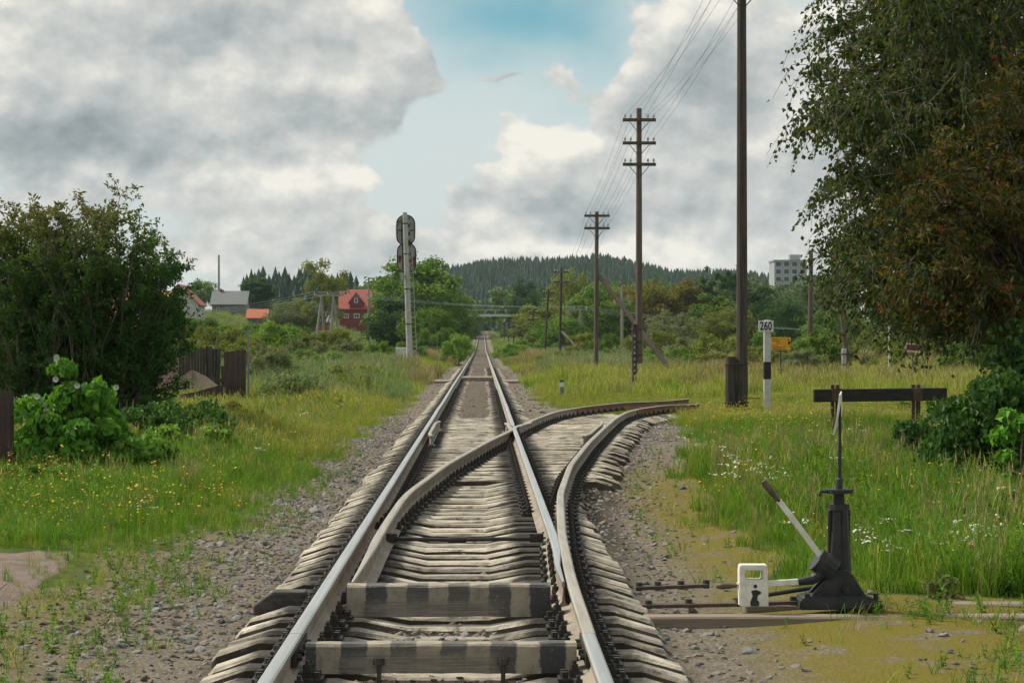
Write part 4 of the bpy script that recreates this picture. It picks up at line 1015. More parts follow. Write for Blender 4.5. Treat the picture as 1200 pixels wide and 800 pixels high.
plain_pole(257, 396, 299, .2, mat('pole_greygreen', (.23, .25, .22), (.17, .18, .16), 5, .8), 'tall bare mast rising behind the grey cottage')
for px, tx, d, lab in ((944, 951, 112, 'left of two wooden poles on concrete stubs under the birch'), (991, 980, 108, 'right leaning wooden pole on a concrete stub under the birch')):
    X = GX(px, d); z0 = float(gz(X, d)); e_ = empty('utility_pole', (X, d, z0)); dxx = GX(tx, d) - X
    mb = MB(); mb.tube([(dxx * .1 + .18, 0, .3), (dxx * .5 + .12, 0, 3.0), (dxx, 0, 6.2)], [.14, .125, .1], 10); mb.build('pole', wood_p, e_)
    mb = MB(); mb.box((-.05, -.05, .55), (.2, .2, 1.9)); mb.build('stub_post', conc, e_, bevel=.02)
    for z in (.75, 1.25):
        mb = MB(); mb.box((.08, -.03, z), (.52, .34, .05)); mb.build('wire_band', iron, e_)
    tag(e_, lab, 'pole')

# ------------------------------------------------------------------ signal mast (seen from behind)
sig_c = mat('mast_concrete', (.44, .43, .40), (.34, .33, .30), 4, .85, .005, 30, c3=(.22, .21, .19), c3scale=2.5, c3amt=.3, stretch=(1, 1, .5))
sig_b = mat('signal_plate', (.34, .335, .315), (.25, .245, .23), 5, .7, .002, 30, c3=(.09, .07, .055), c3scale=2.2, c3amt=.4)
sig_r = mat('rust_red', (.22, .045, .03), (.13, .035, .025), 5, .8)
d = 138; X = GX(481, d); z0 = float(gz(X, d)); S = empty('signal_mast', (X, d, z0)); px2 = lambda px, py: (GX(px, d) - X, 0, CZ + (VY - py) / F * d - z0)
mb = MB(); b0 = (0, 0, -.3); tp = px2(474.5, 249); mb.tube([b0, tuple(.5 * (a + c) for a, c in zip(b0, tp)), tp], [.20, .17, .13], 14); mb.build('mast', sig_c, S)
for k, (cx_, cy_, hw, hh) in enumerate(((475.3, 269.5, .55, .90), (476.3, 301.5, .56, .88))):
    c = px2(cx_, cy_); ol = []
    for a in np.linspace(0, 2 * math.pi, 40, endpoint=False):
        ol.append((c[0] + hw * math.copysign(abs(math.cos(a)) ** .9, math.cos(a)), c[2] + (hh - hw) * (1 if math.sin(a) > 0 else -1) * min(1, abs(math.sin(a)) * 4) + hw * math.sin(a)))
    mb = MB(); mb.prism(ol, 1, .30, .33); bp = mb.build('backboard', sig_b, S)
    mb = MB(); mb.tube([(x, .29, z) for x, z in ol] + [(ol[0][0], .29, ol[0][1])], .035, 6, cap=False); mb.build('rim', iron, bp)
    mb = MB(); mb.box((c[0], .27, c[2]), (hw * 1.95, .05, .06)); mb.build('stiffener', iron, bp)
    mb = MB(); mb.box((c[0] + .22, .265, c[2]), (.07, .06, hh * 1.6)); mb.box((c[0] - .24, .265, c[2]), (.05, .06, hh * 1.6)); mb.build('stiffener', iron, bp)
    for q in (-.52, 0.02, .54):
        mb = MB(); mb.tube([(c[0] + .05, .29, c[2] + q * hh), (c[0] + .05, .12, c[2] + q * hh)], [.24, .19], 12); mb.build('lamp_housing', sig_b, bp)
        mb = MB(); mb.tube([(c[0] + .03, .34, c[2] + q * hh), (c[0] + .03, .66, c[2] + q * hh + .02)], [.15, .17], 12); mb.build('lamp_hood', iron, bp)
    if k == 1:
        for sx, z_, w_, h_ in ((.40, -.28, .2, .5), (-.42, -.1, .14, .42)):
            mb = MB(); mb.box((c[0] + sx, .294, c[2] + z_), (w_, .012, h_)); mb.build('paint_patch', sig_r, bp)
    mb = MB(); mb.box((c[0], .1, c[2] + hh * .75), (.12, .3, .12)); mb.box((c[0], .1, c[2] - hh * .75), (.12, .3, .12)); mb.build('bracket', iron, bp)
c = px2(472.3, 325); mb = MB(); mb.tube([(c[0], -.42, c[2]), (c[0], -.2, c[2])], .17, 14); mb.tube([(c[0], -.2, c[2] - .25), (c[0], -.2, c[2] + .25)], .07, 8); mb.build('small_lamp', sig_b, S)
lt, lb_ = px2(480.5, 294), px2(486.5, 432); lad = empty('ladder'); lad.parent = S
for sx in (-.14, .14):
    mb = MB(); mb.tube([(lb_[0] + sx, -.35, lb_[2]), (lt[0] + sx, -.30, lt[2])], .022, 6); mb.build('stile', mat('ladder_steel', (.36, .35, .33), (.28, .27, .25), 8, .6), lad)
for k in range(24):
    f = (k + .5) / 24; x, z = lb_[0] + (lt[0] - lb_[0]) * f, lb_[2] + (lt[2] - lb_[2]) * f; mb = MB(); mb.tube([(x - .14, -.33, z), (x + .14, -.33, z)], .014, 5); mb.build('rung', MATS['ladder_steel'], lad)
for f in (.06, .3, .52, .74, .93):
    z = tp[2] * f; x = tp[0] * f; mb = MB(); mb.tube([(x, 0, z - .04), (x, 0, z + .04)], .215 - .075 * f, 12); mb.build('clamp_ring', iron, S)
tag(S, 'tall concrete signal mast with two oval heads seen from behind', 'signal')
cab = empty('relay_cabinet', (GX(470, 137), 137, float(gz(GX(470, 137), 137)))); wpaint = mat('cabinet_white', (.62, .62, .60), (.5, .5, .48), 5, .6)
mb = MB(); mb.box((0, 0, .85), (.62, .5, 1.35)); mb.build('body', wpaint, cab, bevel=.02); mb = MB(); mb.box((0, -.256, .85), (.52, .012, 1.2)); dr = mb.build('door', wpaint, cab); mb = MB(); mb.box((.2, -.275, .9), (.03, .03, .14)); mb.build('handle', iron, dr)
mb = MB(); mb.box((0, 0, .08), (.55, .45, .4)); mb.build('plinth', conc, cab); tag(cab, 'white relay cabinet at the foot of the signal mast', 'cabinet')

# ------------------------------------------------------------------ switch stand
SD = 15.9
def sp(px, py, dd=0.0): return (CX + (px - VX) / F * SD, SD + dd, CZ + (VY - py) / F * SD)
st_b = mat('stand_black', (.021, .022, .024), (.036, .036, .037), 9, .55, .003, 45, c3=(.07, .055, .042), c3scale=5, c3amt=.22)
st_w = mat('stand_white', (.74, .72, .64), (.60, .57, .49), 12, .75, .003, 50, c3=(.36, .32, .25), c3scale=7, c3amt=.3)
grip = mat('worn_grip', (.13, .095, .065), (.07, .052, .04), 14, .6)
B = sp(985, 712); SW = empty('switch_stand', (B[0], SD, float(gz(B[0], SD)))); O = SW.matrix_basis.translation if False else Vector(SW.location)
q = lambda px, py, dd=0.0: tuple(Vector(sp(px, py, dd)) - O)
def ppoly(pts): return [(q(a, b_)[0], q(a, b_)[2]) for a, b_ in pts]
mb = MB(); mb.prism(ppoly([(936, 700), (948, 696), (1012, 696), (1031, 704), (1031, 712), (934, 712)]), 1, -.16, .16); mb.build('base_plate', st_b, SW, bevel=.012, seg=2)
br_o = [(948, 697), (962, 682), (970, 672), (978, 667), (990, 666), (998, 672), (1006, 685), (1014, 698)]
for dd in (-.105, .075):
    mb = MB(); mb.prism(ppoly(br_o), 1, dd, dd + .03); bk = mb.build('bracket', st_b, SW, bevel=.006)
    mb = MB(); c = q(989.5, 688); mb.tube([(c[0], dd - .03, c[2]), (c[0], dd + .045, c[2])], .032, 8); mb.tube([(c[0], dd - .05, c[2]), (c[0], dd + .02, c[2])], .018, 6); mb.build('pivot_bolt', st_b, bk)
for bx in (944, 1024, 1008, 958):
    mb = MB(); c = q(bx, 702); mb.tube([(c[0], -.12, c[2]), (c[0], -.12, c[2] + .05)], .018, 6); mb.build('bolt', st_b, SW)
z0_, z1_ = q(985, 672)[2], q(985, 595)[2]; mb = MB(); cx_ = q(984, 600)[0]
mb.tube([(cx_, 0, z0_), (cx_, 0, z0_ + .1), (cx_, 0, z1_ - .02), (cx_, 0, z1_)], [.086, .084, .064, .058], 8)
for k in range(4):
    a = k * math.pi / 2 + .3; mb.box((cx_ + math.cos(a) * .074, math.sin(a) * .074, (z0_ + z1_) / 2), (.02, .02, z1_ - z0_ - .03))
mb.build('column', st_b, SW, bevel=.004)
mb = MB(); zc_ = q(985, 594)[2]; mb.tube([(cx_, 0, zc_ - .02), (cx_, 0, zc_ + .02)], .073, 12); mb.build('collar', st_b, SW)
mb = MB(); za, zb_ = q(985, 592)[2], q(985, 578)[2]; mb.tube([(cx_, 0, za), (cx_, 0, zb_)], .038, 12); mb.build('neck', st_b, SW)
mb = MB(); z_c = q(985, 575.5)[2]; mb.tube([(cx_, 0, z_c - .014), (cx_, 0, z_c + .014)], .098, 14); mb.tube([(cx_ - .09, -.04, z_c), (cx_ - .135, -.05, z_c), (cx_ - .145, -.05, z_c - .03)], .012, 6); mb.build('flange', st_b, SW)
mb = MB(); zr0, zr1 = q(985, 575)[2], q(985, 462)[2]; mb.tube([(cx_, 0, zr0), (cx_ + .004, 0, zr0 + .08), (cx_ + .004, 0, zr0 + .09), (cx_ + .006, 0, zr1 - .28), (cx_ + .006, 0, zr1)], [.026, .022, .014, .011, .009], 10); mb.build('indicator_rod', st_b, SW)
# bent arrow vane seen nearly edge on
vx = cx_ + .004; zt_, zm_, zl_ = q(985, 459)[2], q(985, 486)[2], q(985, 509)[2]; dirv = Vector((.20, 1.0, 0)).normalized()
def vane(pts, m_, off):
    mb = MB(); mb.add([Vector((vx + off, 0, 0)) + dirv * a + Vector((tilt_, 0, z)) for a, z, tilt_ in pts] + [Vector((vx + off + .008, 0, 0)) + dirv * a + Vector((tilt_, 0, z)) for a, z, tilt_ in pts], [tuple(range(len(pts))), tuple(range(2 * len(pts) - 1, len(pts) - 1, -1))] + [(i, (i + 1) % len(pts), len(pts) + (i + 1) % len(pts), len(pts) + i) for i in range(len(pts))]); return mb
vp = [(-.10, zt_ - .02, 0.0), (.10, zt_, .004), (.13, zm_, .004), (.07, zl_ + .06, -.02), (-.09, zl_, -.045), (-.14, zm_, -.015)]
o = vane(vp, st_w, 0).build('vane', st_w, SW)
o2 = vane([(a * .72, zm_ + (z - zm_) * .72, t_) for a, z, t_ in vp], st_b, -.004).build('dark_face', st_b, o)
# drum and levers
a, b_ = Vector(q(957, 655, -.06)), Vector(q(976, 668, -.05)); mb = MB(); mb.tube([a, a * .6 + b_ * .4, b_], [.075, .092, .09], 14); mb.tube([a + (a - b_) * .06, a + (b_ - a) * .1], .084, 14); mb.build('drum', st_b, SW)
def bar(p0, p1, w_, t_, m_, name, parent=None, dd=-.09):
    p0, p1 = Vector(q(*p0, dd)), Vector(q(*p1, dd)); dv = p1 - p0; ang = math.atan2(dv.z, dv.x); mb = MB(); mb.box((0, 0, 0), (dv.length, t_, w_), Matrix.Rotation(-ang, 3, 'Y')); 
    mb.V = [tuple(Vector(v) + (p0 + p1) / 2) for v in mb.V]; return mb.build(name, m_, parent or SW, bevel=.004)
lev = bar((911, 585), (962, 653), .040, .022, st_w, 'throw_lever')
mb = MB(); a, b_ = Vector(q(893, 563, -.09)), Vector(q(912, 586.5, -.09)); mb.tube([a, a * .85 + b_ * .15, a * .4 + b_ * .6, b_], [.018, .026, .023, .015], 10); mb.build('grip', grip, lev)
wl = bar((862, 684.5), (937, 680), .042, .024, st_w, 'weight_lever')
mb = MB(); a, b_ = Vector(q(838, 685.5, -.09)), Vector(q(864, 684.3, -.09)); mb.tube([a, a * .8 + b_ * .2, a * .4 + b_ * .6, b_], [.012, .021, .02, .012], 10); mb.build('grip', grip, wl)
mb = MB(); mb.tube([q(934, 680.5, -.09), q(950, 677.5, -.09), q(961, 671, -.08), q(968, 664, -.06)], [.026, .036, .042, .05], 10); mb.build('lever_elbow', st_b, SW)
# counterweight with carrying slot
cw = empty('counterweight', q(881.5, 708, -.09)); cw.parent = SW; xs = [-.098, -.066, .064, .098]; zs = [0, .195, .24, .288]; V = []; Fc = []
xs = [-.098, -.062, .060, .098]; zs = [0.0, .185, .248, .285]
vid = {}
def vv(i, j, k):
    key = (i, j, k)
    if key not in vid: vid[key] = len(V); V.append((xs[i] * (.96 if j == 3 else 1) - .004 * (j > 0), (-.065, .065)[k], zs[j]))
    return vid[key]
cells = [(i, j) for i in range(3) for j in range(3) if (i, j) != (1, 1)]
for i, j in cells:
    Fc.append((vv(i, j, 0), vv(i + 1, j, 0), vv(i + 1, j + 1, 0), vv(i, j + 1, 0))); Fc.append((vv(i, j, 1), vv(i, j + 1, 1), vv(i + 1, j + 1, 1), vv(i + 1, j, 1)))
    for (di, dj), e1, e2 in (((-1, 0), (0, 0), (0, 1)), ((1, 0), (1, 1), (1, 0)), ((0, -1), (1, 0), (0, 0)), ((0, 1), (0, 1), (1, 1))):
        if (i + di, j + dj) not in cells:
            a_, b2 = (i + e1[0], j + e1[1]), (i + e2[0], j + e2[1]); Fc.append((vv(*a_, 0), vv(*b2, 0), vv(*b2, 1), vv(*a_, 1)))
mb = MB(); mb.add(V, Fc); mb.build('block', st_w, cw, bevel=.006, seg=2)
mb = MB(); mb.tube([(.006, -.0665, .14), (.006, -.05, .14)], .0135, 14); mb.build('screw_hole', st_b, cw)
ol = [(.008 + .032 * math.cos(a) * (1 + .25 * math.sin(3 * a + 1)), .082 + .022 * math.sin(a)) for a in np.linspace(0, 6.283, 18)[:-1]] 
mb = MB(); mb.prism([(x, z + .012) for x, z in ol], 1, -.0672, -.064); mb.prism([(-.025, .004), (.03, .003), (.034, .03), (.018, .05), (.022, .075), (-.01, .078), (-.02, .055), (-.03, .03)], 1, -.0680, -.063); mb.build('paint_blot', st_b, cw)
tag(SW, 'black manual switch stand with white throw lever and counterweight', 'switch stand')
# pull rods and flat bars lying between the stand and the blades
def rod(pts, r_, name, label):
    mb = MB()
    for a, b_ in zip(pts[:-1], pts[1:]):
        a, b_ = Vector(a), Vector(b_); dv = b_ - a; rz_ = math.atan2(dv.y, dv.x); ry_ = -math.asin(dv.z / dv.length); M = Matrix.Rotation(rz_, 3, 'Z') @ Matrix.Rotation(ry_, 3, 'Y'); n0 = len(mb.V); mb.box((0, 0, 0), (dv.length, .085, .026), M); c = (a + b_) / 2
        for i in range(n0, len(mb.V)): mb.V[i] = tuple(Vector(mb.V[i]) + c)
    e_ = empty(name, tuple(Vector(pts[0]))); mb.V = [tuple(Vector(v) - Vector(pts[0])) for v in mb.V]; mb.build('bar', mat('rod_rust', (.10, .075, .055), (.06, .046, .036), 12, .8, .003, 50), e_, bevel=.003)
    for f in (.04, .3, .62, .97):
        k = min(int(f * (len(pts) - 1)), len(pts) - 2); p = Vector(pts[0]).lerp(Vector(pts[-1]), f) - Vector(pts[0]); mb = MB(); mb.tube([p + Vector((0, 0, -.02)), p + Vector((0, 0, .04))], .024, 6); mb.build('bolt', black_iron, e_)
    tag(e_, label, 'rod', 'rods between switch stand and track')
rod([sp(752, 699, .55), sp(838, 694, .45)], .02, 'pull_rod', 'short bolted flat rod lying beside the sleepers behind the other rod')
rod([sp(754, 712, .1), sp(870, 709, .05), sp(936, 706, .02)], .02, 'pull_rod', 'longer flat rod running under the counterweight to the switch stand')
mb = MB(); mb.tube([sp(884, 703, .16), sp(955, 691, .12)], .016, 8); tag(mb.build('drive_rod', st_b), 'slanted black round rod behind the counterweight', 'rod', 'rods between switch stand and track')
timber = mat('bearer_timber', (.17, .135, .10), (.24, .195, .145), 4, .92, .006, 30, stretch=(.25, 4, 4), c3=(.12, .10, .075), c3scale=2.2, c3amt=.35)
for x0, x1, yy_, lab in ((754, 1330, 15.62, 'long weathered timber bearer in front of the switch stand'), (872, 1330, 16.35, 'weathered timber bearer behind the switch stand')):
    mb = MB(); a, b_ = GX(x0, yy_), GX(x1, yy_); n = 14
    for k in range(n): pass
    mb.box(((a + b_) / 2, yy_, -.032), (b_ - a, .2, .10)); tag(mb.build('timber_bearer', timber, bevel=.012), lab, 'timber', 'timber bearers of the switch stand')

# ------------------------------------------------------------------ beam barrier, posts and boards on the right
tar = mat('barrier_black', (.017, .015, .014), (.032, .028, .025), 8, .75, .004, 30, stretch=(.5, 1, 3))
rustp = mat('barrier_post', (.06, .04, .028), (.11, .065, .04), 8, .85, .004, 30, c3=(.03, .024, .02), c3scale=3, c3amt=.45)
d = 49; xa, xb = GX(953, d), GX(1109, d); z0 = float(gz((xa + xb) / 2, d)); BR = empty('beam_barrier', ((xa + xb) / 2, d, z0)); zt_, zb_ = CZ - 57 * d / F - z0, CZ - 72 * d / F - z0; W = xb - xa
mb = MB(); n0 = 0; mb.box((0, -.12, (zt_ + zb_) / 2), (W, .17, zt_ - zb_), Matrix.Rotation(-.012, 3, 'Y')); mb.build('beam', tar, BR, bevel=.012)
for px in (979.5, 1074.5):
    x = GX(px, d) - (xa + xb) / 2
    mb = MB()
    for sx in (-.055, .055): mb.box((x + sx, .04, zb_ / 2 + .1), (.075, .13, zb_ + .5))
    po = mb.build('post', rustp, BR, bevel=.006)
    mb = MB(); mb.box((x, -.21, (zt_ + zb_) / 2), (.2, .016, (zt_ - zb_) * .98)); mb.build('strap', rustp, po)
tag(BR, 'black tarred beam barrier on two rusty posts in the grass', 'barrier')
white_p = mat('post_white', (.52, .51, .48), (.42, .41, .385), 6, .85, .003, 40, c3=(.3, .29, .26), c3scale=3, c3amt=.3); blk_p = mat('paint_black', (.02, .02, .022), (.035, .035, .035), 8, .7)
sgn_w = mat('enamel_white', (.62, .62, .60), (.56, .56, .54), 6, .5); 
d = 55.5; X = GX(899.5, d); z0 = float(gz(X, d)); KP = empty('number_post', (X, d, z0)); h_ = CZ + (VY - 375) / F * d - z0
mb = MB(); lx = GX(898, d) - X
mb.box((0, 0, h_ / 2 - .15), (.165, .14, h_ + .3)); mb.build('post', white_p, KP, bevel=.015)
mb = MB(); zz = CZ + (VY - 434) / F * d - z0; mb.box((0, 0, zz), (.171, .146, .42)); mb.build('black_band', blk_p, KP, bevel=.004)
zz = CZ + (VY - 382.3) / F * d - z0; sx = GX(897.5, d) - X; mb = MB(); mb.box((sx, -.085, zz), (.36, .02, .27)); pl = mb.build('number_plate', sgn_w, KP, bevel=.004)
fc_ = bpy.data.curves.new('digits', 'FONT'); fc_.body = '260'; fc_.size = .285; fc_.align_x = 'CENTER'; fc_.align_y = 'CENTER'; fc_.extrude = .002; fc_.offset = .006; fc_.space_character = 1.05
fo = bpy.data.objects.new('digits', fc_); COL.objects.link(fo); dg = bpy.context.evaluated_depsgraph_get(); me = bpy.data.meshes.new_from_object(fo.evaluated_get(dg)); bpy.data.objects.remove(fo)
me.materials.clear(); me.materials.append(mat('digit_black', (.008, .01, .02), (.012, .014, .025), 5, .6)); link('digits', me, pl, (sx, -.0985, zz), (R(90), 0, 0), (.66, 1.0, 1))
tag(KP, 'white concrete post with black band and number plate 260', 'post')
d = 84; X = GX(915.5, d); z0 = float(gz(X, d)); YS = empty('yellow_notice', (X, d, z0)); zc_ = CZ + (VY - 402.7) / F * d - z0
ysg = mat('sign_yellow', (.72, .36, .02), (.62, .29, .015), 5, .6, c3=(.48, .22, .02), c3scale=4, c3amt=.25)
mb = MB(); mb.box((0, 0, zc_), (.72, .02, .46)); pl = mb.build('plate', ysg, YS, bevel=.004)
mb = MB(); rr = random.Random(3)
for k, (x0, x1) in enumerate(((-.32, .02), (-.32, -.06), (-.18, .0), (-.32, -.1), (-.32, .12), (-.3, .2))):
    x = x0; z = zc_ + .17 - k * .066 - (.03 if k > 2 else 0)
    while x < x1:
        w_ = rr.uniform(.015, .05); mb.box((x + w_ / 2, -.0125, z), (w_, .004, .026)); x += w_ + .013
mb.build('lettering', blk_p, pl)
mb = MB()
for (x, z, s_) in ((.27, .15, .035), (.31, .05, .05), (.28, .0, .03), (.32, -.07, .025), (.12, .19, .02)): mb.tube([(x, -.0105, zc_ + z), (x, -.0145, zc_ + z)], s_, 9)
mb.build('dark_spots', blk_p, pl)
mb = MB(); mb.box((0, .03, zc_ / 2 - .1), (.05, .04, zc_ + .55)); mb.box((.0, .0, .75), (.26, .04, .03)); mb.build('stake', mat('stake_rust', (.07, .05, .038), (.11, .075, .05), 9, .9), YS); tag(YS, 'yellow notice board on a thin brown stake behind the number post', 'sign')
d = 92; X = GX(1071, d); z0 = float(gz(X, d)); RS = empty('red_board', (X, d, z0)); zc_ = CZ + (VY - 407.3) / F * d - z0; M = Matrix.Rotation(R(5), 3, 'Y')
mb = MB(); mb.box((0, 0, 0), (.64, .02, .34), M); mb.V = [tuple(Vector(v) + Vector((0, 0, zc_))) for v in mb.V]; pl = mb.build('plate', sgn_w, RS)
mb = MB(); mb.box((0, -.013, 0), (.52, .006, .24), M); mb.V = [tuple(Vector(v) + Vector((0, 0, zc_))) for v in mb.V]; mb.build('red_field', mat('sign_red', (.24, .03, .03), (.17, .025, .025), 8, .6), pl)
mb = MB(); mb.box((0, .03, zc_ / 2 - .1), (.04, .04, zc_ + .3)); mb.build('stake', MATS['stake_rust'], RS); tag(RS, 'tilted red board with white border standing in the meadow', 'sign')
d = 95; X = GX(1043, d); z0 = float(gz(X, d)); mb = MB(); h_ = CZ + (VY - 340) / F * d - z0; mb.tube([(0, 0, -.2), (0, 0, h_)], [.045, .04], 8)
wp = empty('white_post', (X, d, z0)); mb.build('pole', white_p, wp); mb = MB(); mb.box((0, 0, .05), (.2, .2, .2)); mb.build('footing', conc, wp); tag(wp, 'thin white post between birch branches and tilted red board', 'post')
d = 73; X = GX(658.5, d); z0 = float(gz(X, d)); MP = empty('marker_post', (X, d, z0))
mb = MB(); mb.box((0, 0, .2), (.13, .13, .75)); mb.build('post', mat('marker_grey', (.2, .19, .17), (.14, .13, .12), 8, .9), MP, bevel=.01)
mb = MB(); mb.box((0, 0, .48), (.136, .136, .15)); mb.build('white_band', sgn_w, MP); mb = MB(); mb.box((0, 0, .59), (.136, .136, .06), taper=.8); mb.build('black_cap', blk_p, MP); tag(MP, 'short marker post with white band and black cap beside the siding', 'post')

# ------------------------------------------------------------------ houses
def house(px0, px1, d, eave_y, ridge_y, base_y, mats_, label, name='house', windows=(), gable='front', depth=6.0, dormer=None, chimney=None, door=None, gap=.35):
    """gabled house facing the camera; windows (px, py, w_px, h_px)"""
    wl, rf, wf = mats_; x0, x1 = GX(px0, d), GX(px1, d); xc = (x0 + x1) / 2; zf = lambda py: CZ + (VY - py) / F * d
    z0 = min(float(gz(xc, d)), zf(base_y)) - .3; W = x1 - x0; e_ = empty(name, (xc, d, z0)); ze, zr = zf(eave_y) - z0, zf(ridge_y) - z0
    mb = MB()
    if gable == 'front':    # ridge runs away from the camera
        mb.prism([(-W / 2, 0), (W / 2, 0), (W / 2, ze), (0, zr - .15), (-W / 2, ze)], 1, 0, depth)
    else:
        mb.box((0, depth / 2, ze / 2), (W, depth, ze)); mb.prism([(0, ze), (depth, ze), (depth / 2, zr - .12)], 0, -W / 2, W / 2)
    mb.build('wall', wl, e_)
    mb = MB(); ov = gap
    if gable == 'front':
        sl = (zr - ze) / (W / 2); k = ov * sl
        mb.prism([(-W / 2 - ov, ze - k), (0, zr), (W / 2 + ov, ze - k), (W / 2 + ov, ze - k + .14), (0, zr + .16), (-W / 2 - ov, ze - k + .14)], 1, -ov, depth + ov)
    else:
        sl = (zr - ze) / (depth / 2); k = ov * sl
        mb.prism([(-ov, ze - k), (depth / 2, zr), (depth + ov, ze - k), (depth + ov, ze - k + .14), (depth / 2, zr + .16), (-ov, ze - k + .14)], 0, -W / 2 - ov, W / 2 + ov)
    ro = mb.build('roof', rf, e_)
    glass = mat('window_glass', (.03, .035, .04), (.06, .065, .07), 4, .15)
    def window(px, py, wp, hp, parent, yy=0.0):
        x = GX(px, d) - xc; z = zf(py) - z0; w_, h_ = wp * d / F, hp * d / F
        mb = MB()
        for sx in (-1, 1): mb.box((x + sx * (w_ / 2), yy - .05, z), (.12, .1, h_ + .12))
        for sz in (-1, 1): mb.box((x, yy - .052, z + sz * h_ / 2), (w_ + .12, .1, .12))
        mb.box((x, yy - .045, z), (.06, .08, h_)); f = mb.build('window', wf, parent); mb = MB(); mb.box((x, yy - .012, z), (w_, .02, h_)); mb.build('pane', glass, f)
    for wd in windows: window(*wd, e_)
    if chimney:
        mb = MB(); x = GX(chimney[0], d) - xc; z = zf(chimney[1]) - z0; mb.box((x, depth * .5, z - .5), (.6, .6, 1.3)); mb.build('chimney', mat('chimney_brick', (.25, .11, .08), (.18, .08, .06), 8, .9), ro)
    if dormer:
        a, b_, ey, ry, wn = dormer; xa, xb = GX(a, d) - xc, GX(b_, d) - xc; xm = (xa + xb) / 2; z1, z2, zb_ = zf(ey) - z0, zf(ry) - z0, ze - .1
        mb = MB(); mb.prism([(xa, zb_), (xb, zb_), (xb, z1), (xm, z2 - .1), (xa, z1)], 1, -.25, depth * .45); mb.build('dormer_wall', wl, ro)
        hw = (xb - xa) / 2; sl = (z2 - z1) / hw; ov = .3; mb = MB(); mb.prism([(xa - ov, z1 - ov * sl), (xm, z2), (xb + ov, z1 - ov * sl), (xb + ov, z1 - ov * sl + .12), (xm, z2 + .14), (xa - ov, z1 - ov * sl + .12)], 1, -.5, depth * .48); mb.build('dormer_roof', rf, ro)
        window(*wn, ro, -.25)
    if door:
        mb = MB(); x = GX(door[0], d) - xc; mb.box((x, -.03, 1.3), (1.0, .06, 2.1)); dr = mb.build('door', mat('door_brown', (.12, .08, .05), (.08, .055, .04), 6, .8), e_); mb = MB(); mb.box((x + .35, -.08, 1.3), (.04, .05, .15)); mb.build('handle', iron, dr)
    return tag(e_, label, 'house', 'houses on the left slope')
w_grey = mat('wall_grey_boards', (.21, .205, .195), (.14, .135, .13), 3, .9, .01, 12, stretch=(.4, 1, 8)); r_grey = mat('roof_grey_slate', (.175, .18, .178), (.13, .135, .13), 4, .85, .01, 14, stretch=(6, 1, 1))
w_red = mat('wall_red_boards', (.20, .035, .03), (.14, .028, .024), 3, .85, .01, 12, stretch=(.4, 1, 8)); r_red = mat('roof_red_metal', (.32, .075, .06), (.25, .055, .045), 3, .6, .008, 10, stretch=(8, 1, 1))
w_white = mat('wall_white_plaster', (.5, .49, .46), (.4, .39, .37), 3, .9); r_or = mat('roof_orange', (.40, .13, .06), (.30, .10, .05), 4, .8, .01, 14, stretch=(6, 1, 1)); w_pink = mat('wall_pink_plaster', (.36, .20, .18), (.29, .165, .15), 2.5, .9, c3=(.22, .14, .12), c3scale=1.5, c3amt=.35)
trim = mat('trim_white', (.6, .6, .57), (.5, .5, .47), 6, .7); trimg = mat('trim_grey', (.33, .33, .32), (.26, .26, .25), 6, .8)
house(249, 288, 390, 356, 341.5, 374, (w_grey, r_grey, trimg), 'weathered grey wooden cottage with slate grey roof on the slope', name='cottage', windows=((256, 362.5, 3.2, 4.6), (266, 362.5, 3.2, 4.6), (276.5, 362.5, 3.2, 4.6)), gable='side', depth=6.5, chimney=(258, 340))
house(398, 439, 470, 361, 339.5, 385, (w_red, r_red, trim), 'steep red roofed house with red walls and white framed windows', windows=((406, 370, 5, 4.5), (418, 370, 6, 4.5), (430, 370, 5, 4.5)), gable='side', depth=9, dormer=(410, 425, 353, 343, (417.5, 352, 4, 5)))
house(186, 233, 340, 356, 334, 372, (w_white, r_red, trim), 'white house with dark red gable half hidden by the big bush', windows=((222, 361, 4, 5), (211, 361, 4, 5)), gable='front', depth=8)
house(291, 312, 350, 372, 363, 378, (w_grey, r_or, trimg), 'low shed with orange roof right of the grey cottage', name='shed', gable='side', depth=4, windows=((302, 375, 3, 2.4),))
house(366, 386, 380, 377, 369, 384, (mat('wall_orange', (.32, .14, .05), (.24, .11, .045), 3, .9), r_grey, trimg), 'small orange hut behind the left power frame', name='hut', gable='side', depth=4, windows=((376, 379.5, 3, 2.6),))
house(-120, 178, 66, 386, 345, 440, (w_pink, r_or, trim), 'pink plastered house with orange roof hidden behind the big bush', gable='side', depth=6, windows=((24, 402, 17, 20), (-40, 402, 17, 20), (110, 402, 17, 20)), gap=.25)

# ------------------------------------------------------------------ apartment blocks on the right
def block(px0, px1, d, topy, depth, m_, label, cols, rows, name='apartment_block'):
    x0, x1 = GX(px0, d), GX(px1, d); xc = (x0 + x1) / 2; z0 = float(gz(xc, d)) - .5; H = CZ + (VY - topy) / F * d - z0; W = x1 - x0; e_ = empty(name, (xc, d, z0))
    mb = MB(); mb.box((0, depth / 2, H / 2), (W, depth, H)); mb.build('wall', m_, e_)
    mb = MB(); mb.box((0, depth / 2, H + .25), (W + .5, depth + .5, .5)); rf = mb.build('roof', trimg, e_); mb = MB(); mb.box((W * .2, depth / 2, H + 1.4), (3.5, 3.5, 2.0)); mb.build('lift_house', m_, rf)
    gl = mat('window_glass', (.03, .035, .04), (.06, .065, .07), 4, .15)
    for i in range(cols):
        for j in range(rows):
            x = -W / 2 + W * (i + .5) / cols; z = H * (j + .5) / rows + .3; mb = MB(); mb.box((x, -.04, z), (1.9, .08, 1.7)); f = mb.build('window', trim, e_); mb = MB(); mb.box((x, -.09, z), (1.6, .03, 1.4)); mb.build('pane', gl, f)
    tag(e_, label, 'building', 'apartment blocks behind the birch')
